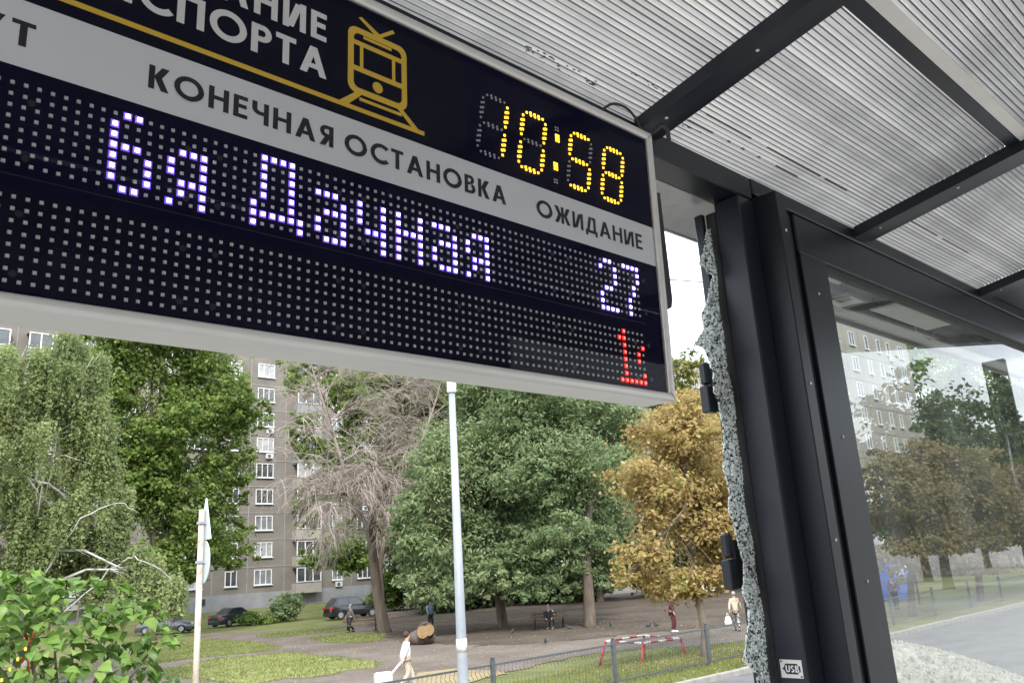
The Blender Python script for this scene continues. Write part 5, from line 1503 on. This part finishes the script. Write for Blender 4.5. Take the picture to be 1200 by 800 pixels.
def person(label, loc, rz, top, legs, hair, h=1.7, pose='walk', coat=False, shoes=None, arm=None, skirt=False):
    k = h / 1.72
    t = tag(empty('person', loc, rz), label, 'person')
    if pose == 'sit':
        hip, kn, an = (0, 0, .50), (.42, .0, .50), (.45, 0, .08)
        J = {'l': ((.40, .10, .50), (.48, .12, .08), (.60, .13, .05)), 'r': ((.42, -.10, .50), (.40, -.12, .08), (.52, -.13, .05))}
        dz = -.42
    else:
        st = .26 if pose == 'walk' else .03
        J = {'l': ((.10 + st * .35, .09, .50), (st * .95, .09, .09), (st * .95 + .15, .10, .045)), 'r': ((.05 - st * .1, -.09, .49), (-st * 1.0, -.09, .11), (-st * 1.0 + .14, -.10, .045))}
        dz = 0
    z = lambda v: v + dz
    sw = .20 if pose == 'walk' else .04
    A = {'l': ((.0 - sw * .3, .23, z(1.17)), (sw * -.6, .25, z(.93)), (sw * -.75, .25, z(.84))), 'r': ((.02 + sw * .3, -.23, z(1.17)), (.08 + sw * .7, -.25, z(.95)), (.10 + sw * .85, -.25, z(.86)))}
    if arm: A['r'] = arm
    if pose == 'sit': A = {'l': ((.10, .22, z(1.16)), (.28, .18, z(1.02)), (.34, .12, z(1.0))), 'r': ((.10, -.22, z(1.16)), (.28, -.18, z(1.02)), (.34, -.12, z(1.0)))}
    body = {'pelvis': ((0, 0, z(.92)), (.13, .11)), 'waist': ((.0, 0, z(1.06)), (.12, .10)), 'chest': ((.0, 0, z(1.28)), (.15, .11)), 'neck': ((.01, 0, z(1.44)), .052), 'jaw': ((.04, 0, z(1.52)), (.065, .075)), 'head': ((.03, 0, z(1.62)), (.075, .095)), 'crown': ((.02, 0, z(1.70)), (.05, .065)),
            'nose': ((.13, 0, z(1.585)), .012)}
    E_ = [('pelvis', 'waist'), ('waist', 'chest'), ('chest', 'neck'), ('neck', 'jaw'), ('jaw', 'head'), ('head', 'crown'), ('head', 'nose')]
    tp_ = {'pelvis': ((0, 0, z(.90 if not coat else .80)), (.155, .14)), 'waist': ((0, 0, z(1.06)), (.15, .125)), 'chest': ((0, 0, z(1.30)), (.19, .15)), 'collar': ((.01, 0, z(1.435)), .07)}
    Et = [('pelvis', 'waist'), ('waist', 'chest'), ('chest', 'collar')]
    tr = {'pelvis': ((0, 0, z(.95)), (.14, .125))}
    Er = []
    for s in 'lr':
        y = .17 if s == 'l' else -.17
        hipy = .09 if s == 'l' else -.09
        e, w, hd = A[s]
        body['sh' + s] = ((0, y, z(1.38)), .06); body['el' + s] = (e, .042); body['wr' + s] = (w, .030); body['hd' + s] = (hd, (.035, .022)); body['fi' + s] = ((hd[0] + .03, hd[1], hd[2] - .07), .015); body['th' + s] = ((hd[0] + .05, hd[1] + (-.02 if s == 'l' else .02), hd[2] - .02), .010)
        E_ += [('chest', 'sh' + s), ('sh' + s, 'el' + s), ('el' + s, 'wr' + s), ('wr' + s, 'hd' + s), ('hd' + s, 'fi' + s), ('hd' + s, 'th' + s)]
        tp_['sh' + s] = ((0, y, z(1.37)), .075); tp_['el' + s] = (e, .06); tp_['wr' + s] = (w, .048)
        Et += [('chest', 'sh' + s), ('sh' + s, 'el' + s), ('el' + s, 'wr' + s)]
        kn, an, ft = J[s]
        body['hp' + s] = ((0, hipy, z(.88)), .085); body['kn' + s] = (kn, .055); body['an' + s] = (an, .038); body['ft' + s] = (ft, (.045, .03))
        E_ += [('pelvis', 'hp' + s), ('hp' + s, 'kn' + s), ('kn' + s, 'an' + s), ('an' + s, 'ft' + s)]
        tr['hp' + s] = ((0, hipy, z(.86)), .105); tr['kn' + s] = (kn, .078); tr['an' + s] = ((an[0], an[1], an[2] + .03), .062)
        Er += [('pelvis', 'hp' + s), ('hp' + s, 'kn' + s), ('kn' + s, 'an' + s)]
    for D in (body, tp_, tr):
        for q in D:
            p, r_ = D[q]
            D[q] = (tuple(c * k for c in p), tuple(c * k for c in r_) if hasattr(r_, '__len__') else r_ * k)
    skin_mesh('body', body, E_, M['skin'], t)
    skin_mesh('jacket', tp_, Et, top, t)
    if skirt:
        MB().tube([(0, 0, z(1.0) * k), (0, 0, .7 * k), (0.02, 0, .12 * k)], [.15 * k, .24 * k, .30 * k], 16).build('skirt', legs, t, True)
    else:
        skin_mesh('trousers', tr, Er, legs, t)
    b = MB(); b.ball(((.0) * k, 0, z(1.645) * k), (.105 * k, .095 * k, .105 * k), 12, 8); b.build('hair', hair, t, True)
    for s in 'lr':
        kn, an, ft = J[s]
        MB().ball(((an[0] + .06) * k, an[1] * k, (an[2] - .035) * k), (.135 * k, .05 * k, .045 * k), 10, 6).build('shoe', shoes or M['cloth_dark'], t, True)
        MB().ball((.115 * k, (.033 if s == 'l' else -.033) * k, z(1.61) * k), .012 * k, 6, 4).build('eye', M['cloth_dark'], t)
    return t
person('person in a white jacket and cream trousers pulling a white suitcase', gnd(15.3, 21.75), R(-20), M['cloth_white'], M['cloth_cream'], M['hair_brown'], 1.66, 'walk', True, arm=((-.10, -.24, 1.12), (-.22, -.26, .92), (-.28, -.26, .84)))
su = tag(empty('suitcase', gnd(14.62, 21.75), R(-20)), 'white wheeled suitcase pulled behind the person in white', 'suitcase')
b = MB().bbox(-.40, .12, -.15, .15, .08, .62, .05); b.build('shell', M['case_white'], su)
for sy in (-.08, .08): MB().tube([(.10, sy, .55), (.50, sy, .93)], .012, 6).build('handle', M['bright_steel'], su)
MB().tube([(.50, -.09, .93), (.50, .09, .93)], .016, 6).build('handle_grip', M['cloth_dark'], su)
for x in (-.33, .05):
    for y in (-.11, .11): MB().tube([(x, y - .02, .045), (x, y + .02, .045)], .045, 10).build('wheel', M['tyre'], su)
person('person in dark clothes walking on the path near the bare tree', gnd(28.79, 46.84), R(170), M['cloth_grey'], M['cloth_dark'], M['hair_grey'], 1.7, 'walk')
person('person in maroon clothes and pale shoes standing below the golden tree', gnd(32.1, 24.5), R(-60), M['cloth_maroon'], M['cloth_maroon'], M['hair_brown'], 1.68, 'stand', True, M['cloth_white'])
person('person in a pale coat carrying a white bag beside the shattered glass', gnd(33.1, 21.75), R(30), M['cloth_cream'], M['cloth_check'], M['hair_grey'], 1.68, 'walk', True)
bg_ = tag(empty('shopping_bag', gnd(32.75, 21.95)), 'white shopping bag held by the person in the pale coat', 'bag')
MB().add([(-.14, -.06, .30), (.14, -.06, .30), (.14, .06, .30), (-.14, .06, .30), (-.17, -.08, .42), (.17, -.08, .42), (.17, .08, .42), (-.17, .08, .42), (-.10, -.04, .66), (.10, -.04, .66), (.10, .04, .66), (-.10, .04, .66)],
         [(3, 2, 1, 0)] + [(a * 4 + i, a * 4 + (i + 1) % 4, a * 4 + 4 + (i + 1) % 4, a * 4 + 4 + i) for a in (0, 1) for i in range(4)] + [(8, 9, 10, 11)]).build('sack', M['cloth_white'], bg_)
MB().tube([(-.07, 0, .65), (-.03, 0, .80), (.03, 0, .80), (.07, 0, .65)], .01, 5).build('handle', M['cloth_white'], bg_)
person('seated person in black on the near end of the dark bench', (32.6, 33.1, gz(33) - .02), R(-130), M['cloth_dark'], M['cloth_dark'], M['hair_grey'], 1.7, 'sit')
person('seated person in pale top on the far end of the dark bench', (33.25, 33.65, gz(33) - .02), R(-130), M['cloth_white'], M['cloth_dark'], M['hair_brown'], 1.66, 'sit')
person('person in blue partly hidden by the hanging branches near the log', gnd(31.2, 41.8), R(-90), M['cloth_blue'], M['cloth_dark'], M['hair_brown'], 1.7, 'stand')
person('distant person in black and white far back beside a tree trunk', gnd(39.2, 36.3), R(-120), M['cloth_dark'], M['cloth_dark'], M['hair_brown'], 1.7, 'walk')
person('person in a plum top seen through the pane near the blue kiosk', gnd(43.2, 19.0), R(0), M['cloth_plum'], M['cloth_dark'], M['hair_brown'], 1.7, 'stand')

# pigeons
def pigeon(x, y, rz, lab):
    t = tag(empty('pigeon', gnd(x, y), rz), lab, 'bird', 'pigeons on the dirt')
    MB().ball((0, 0, .14), (.15, .075, .075), 10, 6).build('body', M['bird_grey'], t, True)
    MB().tube([(.09, 0, .17), (.14, 0, .24)], [.045, .03], 8).ball((.15, 0, .26), .036, 8, 6).build('head', M['bird_grey'], t, True)
    MB().add([(-.10, -.03, .14), (-.27, -.05, .10), (-.27, .05, .10), (-.10, .03, .14), (-.12, 0, .17)], [(0, 1, 2, 3), (0, 4, 1), (1, 4, 2), (2, 4, 3)]).build('tail', M['bird_grey'], t)
    for s in (-.03, .03): MB().tube([(0, s, .09), (.01, s, .05)], .008, 5).build('leg', M['paint_red'], t)
for (x, y, r_, lb_) in [(30.2, 33.4, .5, 'dark pigeon on the dirt left of the bench'), (32.4, 31.4, 2.2, 'dark pigeon just right of the bench foot'), (34.3, 30.2, 1.0, 'dark pigeon at the base of the thick trunk'), (26.6, 27.3, 4, 'single dark pigeon in the open middle of the dirt'), (33.9, 27.4, 5, 'dark pigeon nearer the chestnut, left of two'), (34.3, 27.2, 3, 'dark pigeon nearer the chestnut, right of two')]:
    pigeon(x, y, r_, lb_)

# ------------------------------------------------------------------ overhead wire, kiosk, gravel
sp = tag(empty('overhead_wire', (0, 20, 0)), 'thin overhead wire crossing the white sky', 'wire')
MB().tube([(-40, 0, 8), (28.6, 0, 11.68), (32, 0, 12.2), (80, 0, 15.5)], .025, 5).build('strand', M['cable_black'], sp)
kz = gz(22)
kk = tag(empty('kiosk', (52.0, 23.2, kz)), 'small blue kiosk with white lettering seen through the pane', 'kiosk')
MB().bbox(-1.1, 1.1, -1, 1, 0, 2.5, .03).build('cabin', M['kiosk_blue'], kk)
MB().bbox(-1.25, 1.25, -1.2, 1.1, 2.5, 2.72, .03).build('roof', M['pvc_white'], kk)
MB().box(-.9, .9, -1.02, -1.005, .9, 1.35).build('counter_window', M['window_dark'], kk)
MB().box(.35, 1.05, -1.02, -1.004, 1.85, 2.0).build('white_stripe', M['print_white'], kk)
put_text('ОП', lambda u, v, d: (u, -1.012 - d, v), -.8, .2, 1.42, 1.8, .18, M['print_white'], kk)
tl = tag(empty('traffic_light', (47.5, 19.6, gz(19.6))), 'traffic light showing green among the brown leaves behind the pane', 'traffic light')
MB().tube([(0, 0, 0), (0, 0, 3.0)], .06, 8).build('pole', M['fence_grey'], tl)
MB().bbox(-.18, .18, -.14, .14, 2.5, 3.5, .03).build('housing', M['cloth_dark'], tl)
for k, mt in ((0, 'lamp_green'), (1, 'cloth_dark'), (2, 'cloth_dark')):
    c_ = (-.19, -.1, 2.68 + .3 * k)
    MB().ball(c_, (.05, .12, .12), 10, 6).build('lens', M[mt], tl, True)

rngg = np.random.default_rng(3)
def gravel():
    t = tag(empty('gravel_pile', (8.0, 3.6, FLOOR)), 'pale heap of crushed gravel outside the pane', 'gravel heap')
    n = 90
    x = np.linspace(-3.2, 3.2, n); y = np.linspace(-1.35, 1.9, 60)
    X, Y = np.meshgrid(x, y)
    rr = np.sqrt((X / 2.6) ** 2 + (Y / 1.35) ** 2)
    H = .74 * np.clip(1 - rr ** 1.35, 0, 1) + .10 * np.exp(-((X + 1.2) ** 2 + Y ** 2)) - .02
    H += (rngg.normal(0, .012, X.shape)) * (H > 0.01)
    V = np.stack([X, Y, H], -1).reshape(-1, 3)
    F = [(j * n + i, j * n + i + 1, (j + 1) * n + i + 1, (j + 1) * n + i) for j in range(59) for i in range(n - 1)]
    inst('heap', fast_mesh('heap', V, F, M['gravel'], True), t)
    # loose stones on the surface
    m = 9000
    sx = rngg.uniform(-2.6, 2.6, m); sy = rngg.uniform(-1.3, 1.3, m)
    r_ = np.sqrt((sx / 2.6) ** 2 + (sy / 1.35) ** 2)
    sz = .74 * np.clip(1 - r_ ** 1.35, 0, 1) + .10 * np.exp(-((sx + 1.2) ** 2 + sy ** 2))
    ok = sz > .02
    P = np.stack([sx, sy, sz], 1)[ok]; m = len(P)
    s = rngg.uniform(.008, .022, m)[:, None, None]
    T = np.array([(1, 0, -.5), (-.5, .87, -.5), (-.5, -.87, -.5), (0, 0, .9)])
    V = (P[:, None, :] + (T[None] + rngg.normal(0, .25, (m, 4, 3))) * s).reshape(-1, 3)
    F = (np.array([(0, 1, 3), (1, 2, 3), (2, 0, 3)])[None] + (np.arange(m) * 4)[:, None, None]).reshape(-1, 3)
    tag(inst('stones', fast_mesh('stones', V, F, M['gravel']), t), kind='stuff')
gravel()

# ------------------------------------------------------------------ blocks of flats
def window_meshes(w, h, cols):
    fr = MB(); t = .07
    fr.box(-w / 2, w / 2, -.06, .04, 0, t); fr.box(-w / 2, w / 2, -.06, .04, h - t, h)
    for k in range(cols + 1):
        x = -w / 2 + (w - t) * k / cols
        fr.box(x, x + t, -.058, .04, t, h - t)
    pn = MB().add([(-w / 2 + .02, .02, .02), (w / 2 - .02, .02, .02), (w / 2 - .02, .02, h - .02), (-w / 2 + .02, .02, h - .02)], [(0, 1, 2, 3)])
    sl = MB().box(-w / 2 - .08, w / 2 + .08, -.16, 0, -.09, -.01)
    return fr.mesh('window', M['pvc_white']), pn, sl.mesh('sill', M['pvc_white'])
W2m = window_meshes(1.25, 1.5, 2); W3m = window_meshes(1.95, 1.5, 3); W1m = window_meshes(.8, 1.5, 1)
pm('window_pale', (0.34, 0.35, 0.35), (0.22, 0.225, 0.23), 1.5, rough=0.1, spec=0.8)
PN = {id(w): (w[1].mesh('pane', M['window_dark']), w[1].mesh('pane', M['window_dark']), w[1].mesh('pane', M['window_curtain']), w[1].mesh('pane', M['window_pale'])) for w in (W2m, W3m, W1m)}
acm = MB().bbox(-.4, .4, -.32, 0, 0, .55, .03).mesh('air_conditioner', M['ac_white'])
fan = MB().tube([(-.1, -.325, .27), (-.1, -.34, .27)], .2, 14).mesh('fan_grille', M['fence_grey'])

def flats(name, label, x0, x1, y, base, floors, fh, sill0, cols, wall, seed, depth=14, plinth=1.5, acs=.3):
    """long facade facing the road; cols: list of (x, kind)"""
    rng = random.Random(seed)
    t = tag(empty(name, (x0, y, base)), label, 'building')
    top = sill0 + fh * floors + .6
    wl = MB().box(0, x1 - x0, .14, depth, plinth, top - base)
    wl.build('wall', wall, t)
    MB().box(-.1, x1 - x0 + .1, .02, depth + .1, -.8, plinth).build('plinth', M['plinth'], t)
    MB().box(-.2, x1 - x0 + .2, -.1, depth + .2, top - base, top - base + .35).build('parapet', M['joint'], t)
    # wall panels between window openings, proud of the joints
    xs = sorted(c[0] for c in cols)
    ed = [x0] + [(a + c) / 2 for a, c in zip(xs[:-1], xs[1:])] + [x1]
    jm = MB()
    for k in ed[1:-1]: jm.box(k - x0 - .04, k - x0 + .04, .115, .139, plinth, top - base)
    for f in range(floors):
        z = sill0 - base + f * fh - .95
        if z > plinth: jm.box(0, x1 - x0, .10, .138, z - .04, z + .04)
    jm.build('panel_joints', M['joint'], t)
    for f in range(floors):
        for (x, kind) in cols:
            z = sill0 - base + f * fh
            if kind == 'loggia':
                b = MB().box(-1.5, 1.5, -.9, .13, -1.0, -.1)
                o = b.build('balcony', M['facade_pale' if rng.random() < .6 else 'plinth'], t, loc=(x - x0, 0, z))
                MB().box(-1.55, 1.55, -.95, .13, -1.12, -1.0).build('slab', M['joint'], o)
                wm = W3m
                w = inst('window', wm[0], t, (x - x0, -.86, z), (0, 0, 0), (1.5, 1, 1))
                inst('pane', rng.choice(PN[id(wm)]), w)
                MB().box(-1.5, 1.5, -.8, .13, 1.5, 1.6).build('lintel', M['joint'], o)
                continue
            wm = {2: W2m, 3: W3m, 1: W1m}[kind]
            w = inst('window', wm[0], t, (x - x0, .10, z))
            inst('pane', rng.choice(PN[id(wm)]), w); inst('sill', wm[2], w)
            if rng.random() < acs:
                a_ = inst('air_conditioner', acm, t, (x - x0 + rng.uniform(.1, .5), .10, z - .75)); inst('fan_grille', fan, a_)
    return t
cols1 = [(10.5, 2), (14.0, 'loggia'), (18.4, 'loggia'), (22.3, 'loggia'), (26.3, 2), (29.6, 2), (33.2, 3), (37.13, 2), (40.6, 3), (45.4, 'loggia'), (49.4, 2), (53, 3), (56.6, 2), (60.2, 3), (64, 'loggia')]
flats('apartment_building', 'long grey brown panel block of flats behind the trees', 2, 68, 83.0, -2.56, 9, 2.76, -.30, cols1, M['facade'], 1, acs=.4)
MB().box(33.7, 34.5, 82.9, 83.015, -1.9, -1.3).build('vent_opening', M['cloth_dark'], bpy.data.objects['apartment_building']).location = (-2, -83.0, 2.56)
cols2 = [(81.3, 1), (84.8, 2), (88.3, 1), (91.3, 1), (93.8, 1), (97.2, 2)]
flats('apartment_building', 'pale grey block of flats seen through the front pane', 79.8, 99.5, 37.0, -3.4, 8, 2.78, 1.0, cols2, M['facade_beige'], 2, depth=9, acs=.1)
cols3 = [(103.5 + 3.4 * k, 2) for k in range(5)]
flats('apartment_building', 'distant beige block just beyond the yellow green tree top', 101.5, 120, 72.0, -2.56, 9, 3.0, 1.0, cols3, M['facade_beige'], 3, acs=.05)
# house behind the shelter, mirrored in the board
cols4 = [(-20 + 3.6 * k, 2 + k % 2) for k in range(14)]
t4 = flats('apartment_building', 'pale block of flats standing behind the shelter', 0, 52, 0, 0, 5, 2.8, 2.4, [(c[0] + 22, c[1]) for c in cols4], M['facade_beige'], 4, acs=.1)
t4.location = (34, -34, -1.65); t4.rotation_euler = (0, 0, math.pi)
